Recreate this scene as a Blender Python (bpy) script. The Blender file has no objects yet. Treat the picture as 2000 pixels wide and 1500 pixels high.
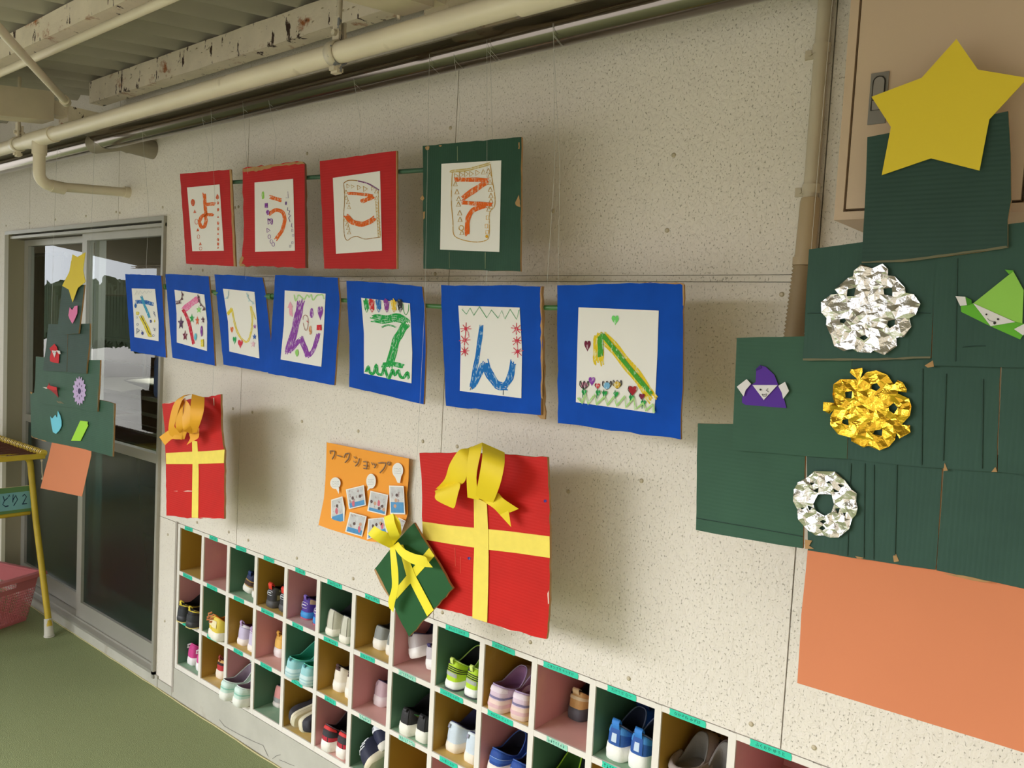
import bpy, math, random
import numpy as np
from mathutils import Vector, Matrix
from mathutils.geometry import delaunay_2d_cdt
random.seed(7)
C = bpy.context.scene.collection
PI = math.pi
H = 1.385            # eye height above the veranda floor
D = 1.4537           # distance from the eye to the wall plane y = 0
# ------------------------------------------------------------------ camera, sky, sun, exposure
F, YAW, PITCH, ROLL = 1577.4, 0.687840, 0.065345, 0.052499     # focal length in pixels of a 2000 px wide frame
def cam_matrix():
    B = np.array([[1, 0, 0], [0, 0, -1], [0, 1, 0]], float)
    ca, sa, cb, sb, cc, sc = math.cos(YAW), math.sin(YAW), math.cos(PITCH), math.sin(PITCH), math.cos(ROLL), math.sin(ROLL)
    Ry = np.array([[ca, 0, sa], [0, 1, 0], [-sa, 0, ca]])
    Rx = np.array([[1, 0, 0], [0, cb, -sb], [0, sb, cb]])
    Rz = np.array([[cc, -sc, 0], [sc, cc, 0], [0, 0, 1]])
    return Rz @ Rx @ Ry @ B
MC = cam_matrix()
cam = bpy.data.cameras.new('camera'); cam.sensor_width = 36; cam.lens = F / 2000 * 36; cam.clip_start = 0.02
co = bpy.data.objects.new('camera', cam); C.objects.link(co)
co.matrix_world = Matrix([[*[float(v) for v in (MC[0][i], -MC[1][i], -MC[2][i])], (0, -D, H)[i]] for i in range(3)] + [[0, 0, 0, 1]])
sc = bpy.context.scene
sc.camera = co
sc.view_settings.view_transform = 'Standard'; sc.view_settings.look = 'None'
sc.view_settings.gamma = 1; sc.view_settings.use_curve_mapping = False
sc.view_settings.exposure = -0.15
w = bpy.data.worlds.new('sky'); sc.world = w; w.use_nodes = True
bg = w.node_tree.nodes['Background']; bg.inputs[0].default_value = (0.9, 0.95, 1.0, 1); bg.inputs[1].default_value = 4.6
sun = bpy.data.lights.new('hazy_sun', 'SUN'); sun.energy = 8.0; sun.angle = math.radians(42); sun.color = (0.97, 0.975, 1.0)
so = bpy.data.objects.new('hazy_sun', sun); C.objects.link(so)
so.rotation_euler = Vector((0.62, 0.70, -0.36)).to_track_quat('-Z', 'Y').to_euler()
kl = bpy.data.lights.new('kitchen_fill', 'AREA'); kl.energy = 13; kl.size = 0.6; kl.color = (1, 0.95, 0.85)  # added fill to brighten the kitchen; stands for no known lamp
ko = bpy.data.objects.new('kitchen_fill', kl); C.objects.link(ko); ko.location = (-5.9, 1.5, 2.25)

# ------------------------------------------------------------------ picture <-> place
def ray(u, v):
    return MC.T @ np.array([(u - 1000) / F, (v - 750) / F, 1.0])
def P(u, v, y=0.0):                     # point of the plane at depth y that stands at this spot of the photograph
    r = ray(u, v); t = (D + y) / r[1]
    return (float(r[0] * t), y, float(r[2] * t) + H)
def PZ(u, v, z):                        # the same for a horizontal plane at height z
    r = ray(u, v); t = (z - H) / r[2]
    return (float(r[0] * t), float(r[1] * t) - D, z)
class TR:                               # a magnified detail of the photograph: offset and scale
    def __init__(s, x, y, k): s.x, s.y, s.k = x, y, k
    def __call__(s, p): return (s.x + p[0] / s.k, s.y + p[1] / s.k)
ID = TR(0, 0, 1)
A_, B_, C_, D_, E_ = TR(340, 260, 4.3478), TR(780, 240, 4.6875), TR(230, 500, 6.25), TR(520, 520, 5.357), TR(840, 530, 3.8462)
F_, G_, H_, I_, J_ = TR(1340, 460, 3.0303), TR(1340, 800, 3.0303), TR(1560, 0, 3.0), TR(290, 740, 5.0), TR(600, 840, 3.572)
K_, L_, L2, M_, N_ = TR(620, 860, 7.5), TR(0, 440, 6.25), TR(0, 650, 5.0), TR(0, 840, 10.0), TR(0, 1060, 7.5)
S_, Q_, U_ = TR(1850, 480, 6.82), TR(40, 690, 10.0), TR(710, 990, 12.5)
def XZ(pts, tr, y):
    o = []
    for p in pts:
        q = P(*tr(p), y); o.append((q[0], q[2]))
    return o

# ------------------------------------------------------------------ materials
def lin(c):
    return tuple(((v / 255) / 12.92 if v / 255 <= 0.04045 else ((v / 255 + 0.055) / 1.055) ** 2.4) for v in c)
MATS = {}
def M(name, rgb, rough=0.6, metal=0.0, spec=0.4, var=0.0, vscale=8.0, bump=0.0, bscale=60.0, lines=None, col2=None, c2scale=30.0, c2cut=0.6, c2soft=0.06, coat=0.0, stretch=None, trans=0.0):
    if name in MATS: return MATS[name]
    m = bpy.data.materials.new(name); m.use_nodes = True; MATS[name] = m
    nt = m.node_tree; n = nt.nodes; l = nt.links; b = n['Principled BSDF']
    c = lin(rgb)
    b.inputs['Base Color'].default_value = (*c, 1); b.inputs['Roughness'].default_value = rough
    b.inputs['Metallic'].default_value = metal; b.inputs['Specular IOR Level'].default_value = spec
    b.inputs['Coat Weight'].default_value = coat
    if trans: b.inputs['Subsurface Weight'].default_value = 0
    tc = n.new('ShaderNodeTexCoord'); src = tc.outputs['Object']
    if stretch:
        mp = n.new('ShaderNodeMapping'); mp.inputs['Scale'].default_value = stretch; l.new(src, mp.inputs['Vector']); src = mp.outputs['Vector']
    col = None
    if var:
        no = n.new('ShaderNodeTexNoise'); no.inputs['Scale'].default_value = vscale; no.inputs['Detail'].default_value = 6; l.new(src, no.inputs['Vector'])
        mr = n.new('ShaderNodeMapRange'); mr.inputs['From Min'].default_value = 0.25; mr.inputs['From Max'].default_value = 0.75
        mr.inputs['To Min'].default_value = 1 - var; mr.inputs['To Max'].default_value = 1 + var; l.new(no.outputs['Fac'], mr.inputs['Value'])
        mx = n.new('ShaderNodeVectorMath'); mx.operation = 'SCALE'; mx.inputs[0].default_value = c; l.new(mr.outputs['Result'], mx.inputs['Scale'])
        col = mx.outputs['Vector']
    if col2:
        no = n.new('ShaderNodeTexNoise'); no.inputs['Scale'].default_value = c2scale; no.inputs['Detail'].default_value = 5; l.new(src, no.inputs['Vector'])
        mr = n.new('ShaderNodeMapRange'); mr.inputs['From Min'].default_value = c2cut; mr.inputs['From Max'].default_value = c2cut + c2soft; l.new(no.outputs['Fac'], mr.inputs['Value'])
        mi = n.new('ShaderNodeMix'); mi.data_type = 'RGBA'; l.new(mr.outputs['Result'], mi.inputs['Factor'])
        if col: l.new(col, mi.inputs[6])
        else: mi.inputs[6].default_value = (*c, 1)
        mi.inputs[7].default_value = (*lin(col2), 1); col = mi.outputs[2]
    if col: l.new(col, b.inputs['Base Color'])
    hs = None
    if bump:
        no = n.new('ShaderNodeTexNoise'); no.inputs['Scale'].default_value = bscale; no.inputs['Detail'].default_value = 4; l.new(src, no.inputs['Vector']); hs = no.outputs['Fac']
        bp = n.new('ShaderNodeBump'); bp.inputs['Strength'].default_value = bump; bp.inputs['Distance'].default_value = 0.003; l.new(hs, bp.inputs['Height']); l.new(bp.outputs['Normal'], b.inputs['Normal'])
    if lines:                            # fluting of corrugated cardboard: (axis, pitch per metre, strength)
        ax, k, st = lines
        wv = n.new('ShaderNodeTexWave'); wv.bands_direction = ax; wv.inputs['Scale'].default_value = k; wv.inputs['Distortion'].default_value = 0.6; wv.inputs['Detail'].default_value = 1; wv.inputs['Detail Scale'].default_value = 0.4
        l.new(tc.outputs['Object'], wv.inputs['Vector'])
        b2 = n.new('ShaderNodeBump'); b2.inputs['Strength'].default_value = st; b2.inputs['Distance'].default_value = 0.0012; l.new(wv.outputs['Fac'], b2.inputs['Height'])
        if bump: l.new(bp.outputs['Normal'], b2.inputs['Normal'])
        l.new(b2.outputs['Normal'], b.inputs['Normal'])
    return m
def mat_wall():
    m = M('cream_stipple_plaster', (231, 222, 211), 0.55, spec=0.35, var=0.05, vscale=2.2)
    nt = m.node_tree; n = nt.nodes; l = nt.links; b = n['Principled BSDF']; tc = n.new('ShaderNodeTexCoord')
    mp = n.new('ShaderNodeMapping'); mp.inputs['Scale'].default_value = (1.0, 1.0, 0.75); l.new(tc.outputs['Object'], mp.inputs['Vector'])
    no = n.new('ShaderNodeTexNoise'); no.inputs['Scale'].default_value = 250; no.inputs['Detail'].default_value = 3; no.inputs['Roughness'].default_value = 0.6; l.new(mp.outputs['Vector'], no.inputs['Vector'])
    no2 = n.new('ShaderNodeTexNoise'); no2.inputs['Scale'].default_value = 75; no2.inputs['Detail'].default_value = 4; no2.inputs['Distortion'].default_value = 0.8; l.new(mp.outputs['Vector'], no2.inputs['Vector'])
    pit = n.new('ShaderNodeMapRange'); pit.inputs['From Min'].default_value = 0.615; pit.inputs['From Max'].default_value = 0.68; l.new(no.outputs['Fac'], pit.inputs['Value'])
    sub = n.new('ShaderNodeMath'); sub.operation = 'MULTIPLY_ADD'; l.new(pit.outputs['Result'], sub.inputs[0]); sub.inputs[1].default_value = -0.8; l.new(no2.outputs['Fac'], sub.inputs[2])
    bp = n.new('ShaderNodeBump'); bp.inputs['Strength'].default_value = 0.75; bp.inputs['Distance'].default_value = 0.004; l.new(sub.outputs[0], bp.inputs['Height']); l.new(bp.outputs['Normal'], b.inputs['Normal'])
    mi = n.new('ShaderNodeMix'); mi.data_type = 'RGBA'; old = b.inputs['Base Color'].links[0].from_socket
    f = n.new('ShaderNodeMath'); f.operation = 'MULTIPLY'; l.new(pit.outputs['Result'], f.inputs[0]); f.inputs[1].default_value = 0.42
    l.new(f.outputs[0], mi.inputs['Factor']); l.new(old, mi.inputs[6]); mi.inputs[7].default_value = (*lin((120, 104, 80)), 1); l.new(mi.outputs[2], b.inputs['Base Color'])
    return m
def mat_glass(name, tint, rough=0.0):
    m = bpy.data.materials.new(name); m.use_nodes = True; nt = m.node_tree; n = nt.nodes; l = nt.links; n.clear()
    out = n.new('ShaderNodeOutputMaterial'); mix = n.new('ShaderNodeMixShader'); fr = n.new('ShaderNodeFresnel'); fr.inputs['IOR'].default_value = 1.7
    tr = n.new('ShaderNodeBsdfTransparent'); tr.inputs[0].default_value = (*tint, 1); gl = n.new('ShaderNodeBsdfGlossy'); gl.inputs['Roughness'].default_value = rough
    ge = n.new('ShaderNodeNewGeometry'); mu = n.new('ShaderNodeMath'); mu.operation = 'MULTIPLY_ADD'; mu.inputs[1].default_value = -1.0; mu.inputs[2].default_value = 1.0; l.new(ge.outputs['Backfacing'], mu.inputs[0])
    m3 = n.new('ShaderNodeMath'); m3.operation = 'MULTIPLY'; l.new(fr.outputs[0], m3.inputs[0]); l.new(mu.outputs[0], m3.inputs[1])
    l.new(m3.outputs[0], mix.inputs[0]); l.new(tr.outputs[0], mix.inputs[1]); l.new(gl.outputs[0], mix.inputs[2]); l.new(mix.outputs[0], out.inputs[0])
    return m
def mat_peel():
    m = M('peeling_cream_paint', (224, 211, 188), 0.6, var=0.1, vscale=12, bump=0.5, bscale=45)
    nt = m.node_tree; n = nt.nodes; l = nt.links; b = n['Principled BSDF']; tc = n.new('ShaderNodeTexCoord')
    cur = b.inputs['Base Color'].links[0].from_socket
    for s, cut, soft, colr, det, st in ((9, 0.575, 0.08, (158, 92, 46), 9, (1, 1, 1.4)), (22, 0.62, 0.012, (58, 36, 28), 7, (1.3, 1, 0.5)), (5, 0.655, 0.008, (66, 34, 28), 9, (1, 1, 1)), (60, 0.68, 0.012, (70, 48, 36), 5, (1.4, 1, 0.4))):
        mp = n.new('ShaderNodeMapping'); mp.inputs['Scale'].default_value = st; mp.inputs['Location'].default_value = (s * 0.37, 0.2, s * 0.11); l.new(tc.outputs['Object'], mp.inputs['Vector'])
        no = n.new('ShaderNodeTexNoise'); no.inputs['Scale'].default_value = s; no.inputs['Detail'].default_value = det; no.inputs['Roughness'].default_value = 0.65; l.new(mp.outputs['Vector'], no.inputs['Vector'])
        mr = n.new('ShaderNodeMapRange'); mr.inputs['From Min'].default_value = cut; mr.inputs['From Max'].default_value = cut + soft; l.new(no.outputs['Fac'], mr.inputs['Value'])
        mi = n.new('ShaderNodeMix'); mi.data_type = 'RGBA'; l.new(mr.outputs['Result'], mi.inputs['Factor']); l.new(cur, mi.inputs[6]); mi.inputs[7].default_value = (*lin(colr), 1); cur = mi.outputs[2]
    l.new(cur, b.inputs['Base Color'])
    return m
def crayon(rgb):                         # wax crayon: the paper shows through in small grains
    k = 'crayon_%d_%d_%d' % tuple(rgb)
    return M(k, rgb, 0.7, spec=0.2, col2=tuple(int(v * 0.4 + 235 * 0.6) for v in rgb), c2scale=240, c2cut=0.57, c2soft=0.05, stretch=(1, 1, 0.45))
KRAFT = M('kraft_cardboard', (176, 138, 96), 0.85, spec=0.1, var=0.12, vscale=60)
PAPER = M('white_drawing_paper', (238, 233, 230), 0.75, spec=0.15, var=0.015, vscale=6)

# ------------------------------------------------------------------ mesh helpers
class MB:
    def __init__(s): s.v, s.f, s.m, s.sm = [], [], [], []
    def add(s, vs, fs, mi=0, smooth=False):
        o = len(s.v); s.v += [tuple(map(float, q)) for q in vs]
        for f in fs: s.f.append(tuple(i + o for i in f)); s.m.append(mi); s.sm.append(smooth)
        return s
    def box(s, a, b, mi=0):
        x0, y0, z0 = a; x1, y1, z1 = b
        return s.add([(x0, y0, z0), (x1, y0, z0), (x1, y1, z0), (x0, y1, z0), (x0, y0, z1), (x1, y0, z1), (x1, y1, z1), (x0, y1, z1)],
                     [(0, 3, 2, 1), (4, 5, 6, 7), (0, 1, 5, 4), (1, 2, 6, 5), (2, 3, 7, 6), (3, 0, 4, 7)], mi)
    def bbox(s, a, b, r=0.003, mi=0):    # box with its long edges chamfered in the XZ section
        x0, y0, z0 = a; x1, y1, z1 = b
        return s.prism([(x0 + r, z0), (x1 - r, z0), (x1, z0 + r), (x1, z1 - r), (x1 - r, z1), (x0 + r, z1), (x0, z1 - r), (x0, z0 + r)], y0, y1 - y0, mi, mi)
    def prism(s, pts, y, t, mi=0, me=None):   # outline in XZ, front at y, t deep
        if sum(a[0] * b[1] - b[0] * a[1] for a, b in zip(pts, pts[1:] + pts[:1])) < 0: pts = pts[::-1]
        n = len(pts); me = mi if me is None else me
        s.add([(x, y, z) for x, z in pts], [tuple(range(n))], mi)
        s.add([(x, y + t, z) for x, z in pts], [tuple(range(n))[::-1]], me)
        s.add([(x, y, z) for x, z in pts] + [(x, y + t, z) for x, z in pts], [((i + 1) % n, i, i + n, (i + 1) % n + n) for i in range(n)], me)
        return s
    def face(s, pts, y, mi=0):
        if sum(a[0] * b[1] - b[0] * a[1] for a, b in zip(pts, pts[1:] + pts[:1])) < 0: pts = pts[::-1]
        return s.add([(x, y, z) for x, z in pts], [tuple(range(len(pts)))], mi)
    def tube(s, pts, r, n=12, mi=0, cap=True, closed=False, flat=None):
        pts = [Vector(p) for p in pts]; N = len(pts); rs = r if isinstance(r, (list, tuple)) else [r] * N
        up = None; rings = []
        for i, p in enumerate(pts):
            a = pts[i - 1] if (i > 0 or closed) else p; b = pts[(i + 1) % N] if (i < N - 1 or closed) else p
            t = (b - a).normalized()
            if up is None: up = Vector((0, 0, 1)) if abs(t.z) < 0.9 else Vector((1, 0, 0))
            u = (up - t * up.dot(t)).normalized(); w2 = t.cross(u); up = u
            rings.append([p + (u * math.sin(2 * PI * k / n) * (flat or 1) + w2 * math.cos(2 * PI * k / n)) * rs[i] for k in range(n)])
        vs = [q for g in rings for q in g]; fs = []
        for i in range(N if closed else N - 1):
            j = (i + 1) % N
            for k in range(n): fs.append((i * n + k, i * n + (k + 1) % n, j * n + (k + 1) % n, j * n + k))
        s.add(vs, fs, mi, True)
        if cap and not closed:
            s.add(rings[0], [tuple(range(n))[::-1]], mi); s.add(rings[-1], [tuple(range(n))], mi)
        return s
    def loft(s, rings, mi=0, smooth=True, closed=True):
        n = len(rings[0]); vs = [q for g in rings for q in g]; fs = []
        for i in range(len(rings) - 1):
            for k in range(n if closed else n - 1): fs.append((i * n + k, i * n + (k + 1) % n, (i + 1) * n + (k + 1) % n, (i + 1) * n + k))
        return s.add(vs, fs, mi, smooth)
ORI = {}
def link(o, parent=None):
    C.objects.link(o)
    if parent: o.parent = parent
    return o
def obj(name, mb, mats, parent=None, org=None):      # one mesh object; vertices come in world coordinates
    me = bpy.data.meshes.new(name)
    if parent is not None and org is None: org = ORI.get(parent, (0, 0, 0))
    if org is None: org = (0, 0, 0)
    ox, oy, oz = org
    me.from_pydata([(x - ox, y - oy, z - oz) for x, y, z in mb.v], [], mb.f)
    for m in (mats if isinstance(mats, (list, tuple)) else [mats]): me.materials.append(m)
    me.polygons.foreach_set('material_index', mb.m); me.polygons.foreach_set('use_smooth', mb.sm); me.update()
    o = bpy.data.objects.new(name, me); ORI[o] = org
    if parent is None: o.location = org
    return link(o, parent)
def tag(o, label, cat, group=None):
    o['label'] = label; o['category'] = cat
    if group: o['group'] = group
    return o
def thing(name, label, cat, loc=(0, 0, 0), group=None):
    o = bpy.data.objects.new(name, None); o.empty_display_size = 0.05; o.location = loc; ORI[o] = tuple(loc); C.objects.link(o)
    return tag(o, label, cat, group)
def struct(o): o['kind'] = 'structure'; return o
def croot(name):
    o = bpy.data.objects.new(name, None); ORI[o] = (0, 0, 0); C.objects.link(o); return struct(o)
def text_part(name, body, size, at, parent, mat, xdir=(1, 0, 0), zdir=(0, 0, 1), shift=0.5):
    c = bpy.data.curves.new(name, 'FONT'); c.body = body; c.size = size; c.align_x = 'CENTER'; c.align_y = 'CENTER'; c.resolution_u = 1
    t = bpy.data.objects.new(name, c); C.objects.link(t)
    me = bpy.data.meshes.new_from_object(t.evaluated_get(bpy.context.evaluated_depsgraph_get()))
    bpy.data.objects.remove(t); bpy.data.curves.remove(c)
    X, Z = Vector(xdir), Vector(zdir); og = Vector(ORI.get(parent, (0, 0, 0)))
    for v in me.vertices: v.co = Vector(at) + X * v.co.x + Z * v.co.y - og
    me.materials.clear(); me.materials.append(mat); me.name = name
    o = bpy.data.objects.new(name, me); ORI[o] = tuple(og); return link(o, parent)
def rough(pts, step=0.02, amp=0.0012):               # torn / hand cut edge
    o = []
    for a, b in zip(pts, pts[1:] + pts[:1]):
        L = math.dist(a, b); n = max(1, int(L / step)); o.append(a)
        for i in range(1, n):
            t = i / n; nx, nz = -(b[1] - a[1]) / L, (b[0] - a[0]) / L; r = random.uniform(-1, 1) * amp
            o.append((a[0] + (b[0] - a[0]) * t + nx * r, a[1] + (b[1] - a[1]) * t + nz * r))
    return o
# drawing helpers: everything is measured on the photograph and laid on the sheet of paper it is drawn on
def resample(pts, k=4):
    o = []
    for i in range(len(pts) - 1):
        p0 = pts[max(0, i - 1)]; p1 = pts[i]; p2 = pts[i + 1]; p3 = pts[min(len(pts) - 1, i + 2)]
        for j in range(k):
            t = j / k
            o.append(tuple(0.5 * (2 * p1[a] + (p2[a] - p0[a]) * t + (2 * p0[a] - 5 * p1[a] + 4 * p2[a] - p3[a]) * t * t + (3 * p1[a] - p0[a] - 3 * p2[a] + p3[a]) * t ** 3) for a in (0, 1)))
    o.append(tuple(pts[-1])); return o
def ribbon(mb, pts, wd, tr, y, mi=0):
    L, R = [], []
    for i, p in enumerate(pts):
        a = pts[max(0, i - 1)]; b = pts[min(len(pts) - 1, i + 1)]; dx, dy = b[0] - a[0], b[1] - a[1]; n = math.hypot(dx, dy) or 1
        hw = wd / 2 * (0.75 if i in (0, len(pts) - 1) else 1)
        L.append((p[0] - dy / n * hw, p[1] + dx / n * hw)); R.append((p[0] + dy / n * hw, p[1] - dx / n * hw))
    vs = [(x, y, z) for x, z in XZ(L, tr, y)] + [(x, y, z) for x, z in XZ(R, tr, y)]; n = len(pts)
    mb.add(vs, [(i, i + 1, i + 1 + n, i + n) for i in range(n - 1)], mi)
def stroke(mb, pts, wd, tr, y, n=1, smooth=True, mi=0):
    base = resample(pts) if smooth and len(pts) > 2 else list(pts)
    if len(base) < 4: base = [tuple(base[0][a] + (base[-1][a] - base[0][a]) * t / 6 for a in (0, 1)) for t in range(7)] if len(base) == 2 else base
    if n == 1: return ribbon(mb, base, wd, tr, y, mi)
    for k in range(n):
        off = (k / (n - 1) - 0.5) * wd * 0.82; q = []
        ph = random.uniform(0, 6)
        e0, e1 = random.uniform(-0.3, 0.35) * wd, random.uniform(-0.3, 0.35) * wd
        for i, p in enumerate(base):
            a = base[max(0, i - 1)]; b = base[min(len(base) - 1, i + 1)]; dx, dy = b[0] - a[0], b[1] - a[1]; L = math.hypot(dx, dy) or 1
            o = off + math.sin(ph + i * 1.3) * wd * 0.05; e = e0 * -1 if i == 0 else e1 if i == len(base) - 1 else 0
            q.append((p[0] - dy / L * o + dx / L * e, p[1] + dx / L * o + dy / L * e))
        ribbon(mb, q, wd * 1.25 / n, tr, y - 0.000012 * k, mi)
def shape(mb, kind, c, s, tr, y, mi=0, sy=1.0):
    x, z = c
    if kind == 'dot': p = [(x + math.cos(a * PI / 6) * s * random.uniform(.85, 1.1), z + math.sin(a * PI / 6) * s * sy * random.uniform(.85, 1.1)) for a in range(12)]
    elif kind == 'sq': p = [(x - s, z - s * sy), (x + s * .9, z - s * sy * 1.1), (x + s, z + s * sy), (x - s * 1.1, z + s * sy * .9)]
    elif kind == 'tri': p = [(x, z - s * 1.2), (x + s, z + s * .8), (x - s * .9, z + s)]
    elif kind == 'heart':
        p = []
        for i in range(20):
            a = 2 * PI * i / 20; p.append((x + s * 16 * math.sin(a) ** 3 / 17, z - s * sy * (13 * math.cos(a) - 5 * math.cos(2 * a) - 2 * math.cos(3 * a) - math.cos(4 * a)) / 15))
    elif kind == 'star': p = [(x + math.sin(i * PI / 5) * s * (1 if i % 2 == 0 else .45), z - math.cos(i * PI / 5) * s * sy * (1 if i % 2 == 0 else .45)) for i in range(10)]
    elif kind in ('otri', 'odot', 'osq', 'rtri'):
        q = {'otri': [(x, z - s), (x + s * .8, z + s * .8), (x - s * .8, z + s * .8), (x, z - s)], 'rtri': [(x - s * .7, z - s), (x + s * .9, z), (x - s * .6, z + s), (x - s * .7, z - s)],
             'osq': [(x - s * .7, z - s), (x + s * .7, z - s), (x + s * .7, z + s), (x - s * .7, z + s), (x - s * .7, z - s)],
             'odot': [(x + math.cos(a * PI / 5) * s, z + math.sin(a * PI / 5) * s * sy) for a in range(11)]}[kind]
        return ribbon(mb, q, max(3.0, s * 0.32), tr, y, mi)
    elif kind == 'burst':
        for i in range(4):
            a = i * PI / 4 + random.uniform(-.25, .25); r = s * random.uniform(.8, 1.15); y -= 0.000012
            ribbon(mb, [(x - math.cos(a) * r, z - math.sin(a) * r), (x, z), (x + math.cos(a) * r, z + math.sin(a) * r)], s * .16, tr, y, mi)
        y -= 0.000012; p = [(x + math.cos(a * PI / 4) * s * .32, z + math.sin(a * PI / 4) * s * .32) for a in range(8)]
    mb.face(XZ(p, tr, y), y, mi)
# ------------------------------------------------------------------ the veranda: floor, wall, roof
WALLM = mat_wall()
DARK = M('dark_joint', (70, 60, 48), 0.9)
TURF = M('green_turf_carpet', (150, 158, 114), 0.95, spec=0.05, var=0.16, vscale=240, bump=1.0, bscale=420, col2=(190, 190, 146), c2scale=330, c2cut=0.66, c2soft=0.05)
CONC = M('grey_concrete', (188, 184, 172), 0.85, spec=0.2, var=0.1, vscale=9, bump=0.3, bscale=90, col2=(150, 132, 108), c2scale=7, c2cut=0.62, c2soft=0.2)
ALU = M('aluminium_sash', (172, 168, 158), 0.42, metal=0.35, spec=0.5, var=0.05, vscale=5)
mb = MB(); mb.box((-9, -3.0, -0.05), (1.5, -0.004, 0.0)); fl = struct(obj('floor', mb, TURF))
mb = MB()
pts = [(-9 + i * 0.07, -0.0055 - 0.004 * random.random(), 0.002) for i in range(128)]
mb.tube(pts, 0.0035, 5, cap=False, flat=0.6)
o = obj('frayed_edge', mb, M('frayed_turf_edge', (196, 186, 140), 0.95), fl)
mb = MB(); mb.box((-40, -30, -0.12), (20, 30, -0.052)); struct(obj('ground', mb, M('pale_sandy_ground', (198, 192, 182), 0.95, var=0.08, vscale=1.5)))
# wall backing with door and shelf openings
DX0, DX1, DZ0, DZ1 = -4.36, -2.832, 0.045, 1.731
SX0, SPX, SN = -2.697, 0.16062, 15
SX1 = SX0 + SN * SPX + 0.016
SZ0, SZ1 = 0.113, 0.641
wall = croot('wall_back')
mb = MB()
for a, b in (((-9, .012, 0), (DX0, .12, 2.36)), ((DX0, .012, DZ1), (DX1, .12, 2.36)), ((DX1, .012, 0), (SX0 - .012, .12, 2.36)), ((SX0 - .012, .012, SZ1), (1.5, .12, 2.36)), ((SX1 + .01, .012, 0), (1.5, .12, SZ1)), ((SX0 - .012, .3, 0), (SX1 + .01, .36, SZ1)), ((SX0 - .1, .12, 0), (SX0 - .012, .36, SZ1))): mb.box(a, b)
obj('backing', mb, DARK, wall)
HS0, HS1 = 1.5005, 1.5125
VS = [-4.99, -4.092, -3.212, -2.324, -1.4145, -0.508, 0.402, 1.31]
G = 0.0012
def panel(pts):
    n = len(pts)
    mb = MB(); mb.prism(pts, 0.0, 0.0115); return obj('panel', mb, WALLM, wall)
for a, b in zip([-9] + VS, VS + [1.5]):
    a += G; b -= G
    if b < DX0 + .1: panel([(a, 0.03), (b, 0.03), (b, 2.3), (a, 2.3)])
    elif a < DX0: panel([(a, 0.03), (DX0, 0.03), (DX0, DZ1), (b, DZ1), (b, 2.3), (a, 2.3)])
    elif b < DX1: panel([(a, DZ1), (b, DZ1), (b, 2.3), (a, 2.3)])
    elif a < DX1:
        panel([(a, DZ1), (DX1, DZ1), (DX1, HS1 + G), (b, HS1 + G), (b, 2.3), (a, 2.3)])
        panel([(DX1, SZ1 + G), (b, SZ1 + G), (b, HS0 - G), (DX1, HS0 - G)])
    else:
        panel([(a, HS1 + G), (b, HS1 + G), (b, 2.3), (a, 2.3)]); panel([(a, SZ1 + G), (b, SZ1 + G), (b, HS0 - G), (a, HS0 - G)])
panel([(DX1, .035), (SX0 - .014, .035), (SX0 - .014, SZ1 - G), (DX1, SZ1 - G)])
panel([(SX1 + .01, .035), (1.5, .035), (1.5, SZ1 - G), (SX1 + .01, SZ1 - G)])
for a, b in zip([DX1] + VS[3:], VS[3:] + [1.5]):
    mb = MB(); mb.box((a + G, -.0015, HS0), (b - G, .011, HS1)); obj('batten', mb, WALLM, wall)
# screw heads
mb = MB(); n = 12
r1 = [(.0046 * math.cos(2 * PI * k / n), -.001, .0046 * math.sin(2 * PI * k / n)) for k in range(n)]
r0 = [(.005 * math.cos(2 * PI * k / n), .001, .005 * math.sin(2 * PI * k / n)) for k in range(n)]
r2 = [(.0022 * math.cos(2 * PI * k / n), -.0018, .0022 * math.sin(2 * PI * k / n)) for k in range(n)]
mb.loft([r0[::-1], r1[::-1], r2[::-1]]); mb.add(r2[::-1], [tuple(range(n))])
SCREWM = M('painted_screw', (196, 182, 156), 0.5, spec=0.5, metal=0.1)
scr0 = None
for u, v in [(1316, 303), (1527, 575), (1228, 1325), (1467, 1414), (1590, 1460), (1036, 1254), (1253, 939), (1303, 450), (1080, 412), (455, 798), (493, 805), (590, 823), (385, 1020), (447, 1039), (485, 1055), (580, 1090), (690, 1130), (826, 862), (893, 872), (328, 1044), (322, 1213), (864, 1196), (12, 441), (108, 429), (168, 422), (227, 414), (234, 416), (58, 436), (318, 405), (459, 406), (466, 404), (373, 525), (396, 528), (1090, 578), (850, 535), (880, 250), (600, 300), (700, 842), (1110, 960)]:
    q = P(u, v, 0.0)
    if scr0 is None: o = obj('screw', mb, SCREWM, wall); scr0 = o
    else: o = scr0.copy(); C.objects.link(o); o.parent = wall
    o.location = (q[0], -0.0005, q[2])
# concrete kerb below shelf and door
mb = MB(); mb.prism([(DX0 - .02, -.02), (DX0 - .02, .045), (DX1 + .02, .045), (DX1 + .02, -.02)], -0.006, .3)
mb.prism([(DX1 + .02, -.02), (DX1 + .02, .034), (SX0 - .012, .034), (SX0 - .012, -.02)], -0.004, .1)
mb.prism([(SX0 - .012, -.02), (SX0 - .012, SZ0 - .001), (1.5, SZ0 - .001), (1.5, -.02)], -0.003, .3)
KERB = struct(obj('trim_1', mb, CONC))
mb = MB(); mb.prism([(-9, -.02), (-9, .03), (DX0 - .02, .03), (DX0 - .02, -.02)], -0.004, .1); struct(obj('baseboard_left', mb, CONC))
CRK = M('dark_crack', (128, 124, 116), .9)
for cr in ([(448, 1424), (470, 1436), (495, 1448), (514, 1456), (520, 1470), (524, 1478)], [(532, 1482), (540, 1476), (548, 1474)], [(545, 1484), (556, 1488), (564, 1492), (575, 1496)], [(428, 1405), (438, 1418), (448, 1424)]):
    mb = MB(); ribbon(mb, cr, 1.3, ID, -.0036); obj('kerb_crack', mb, CRK, KERB)
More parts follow.
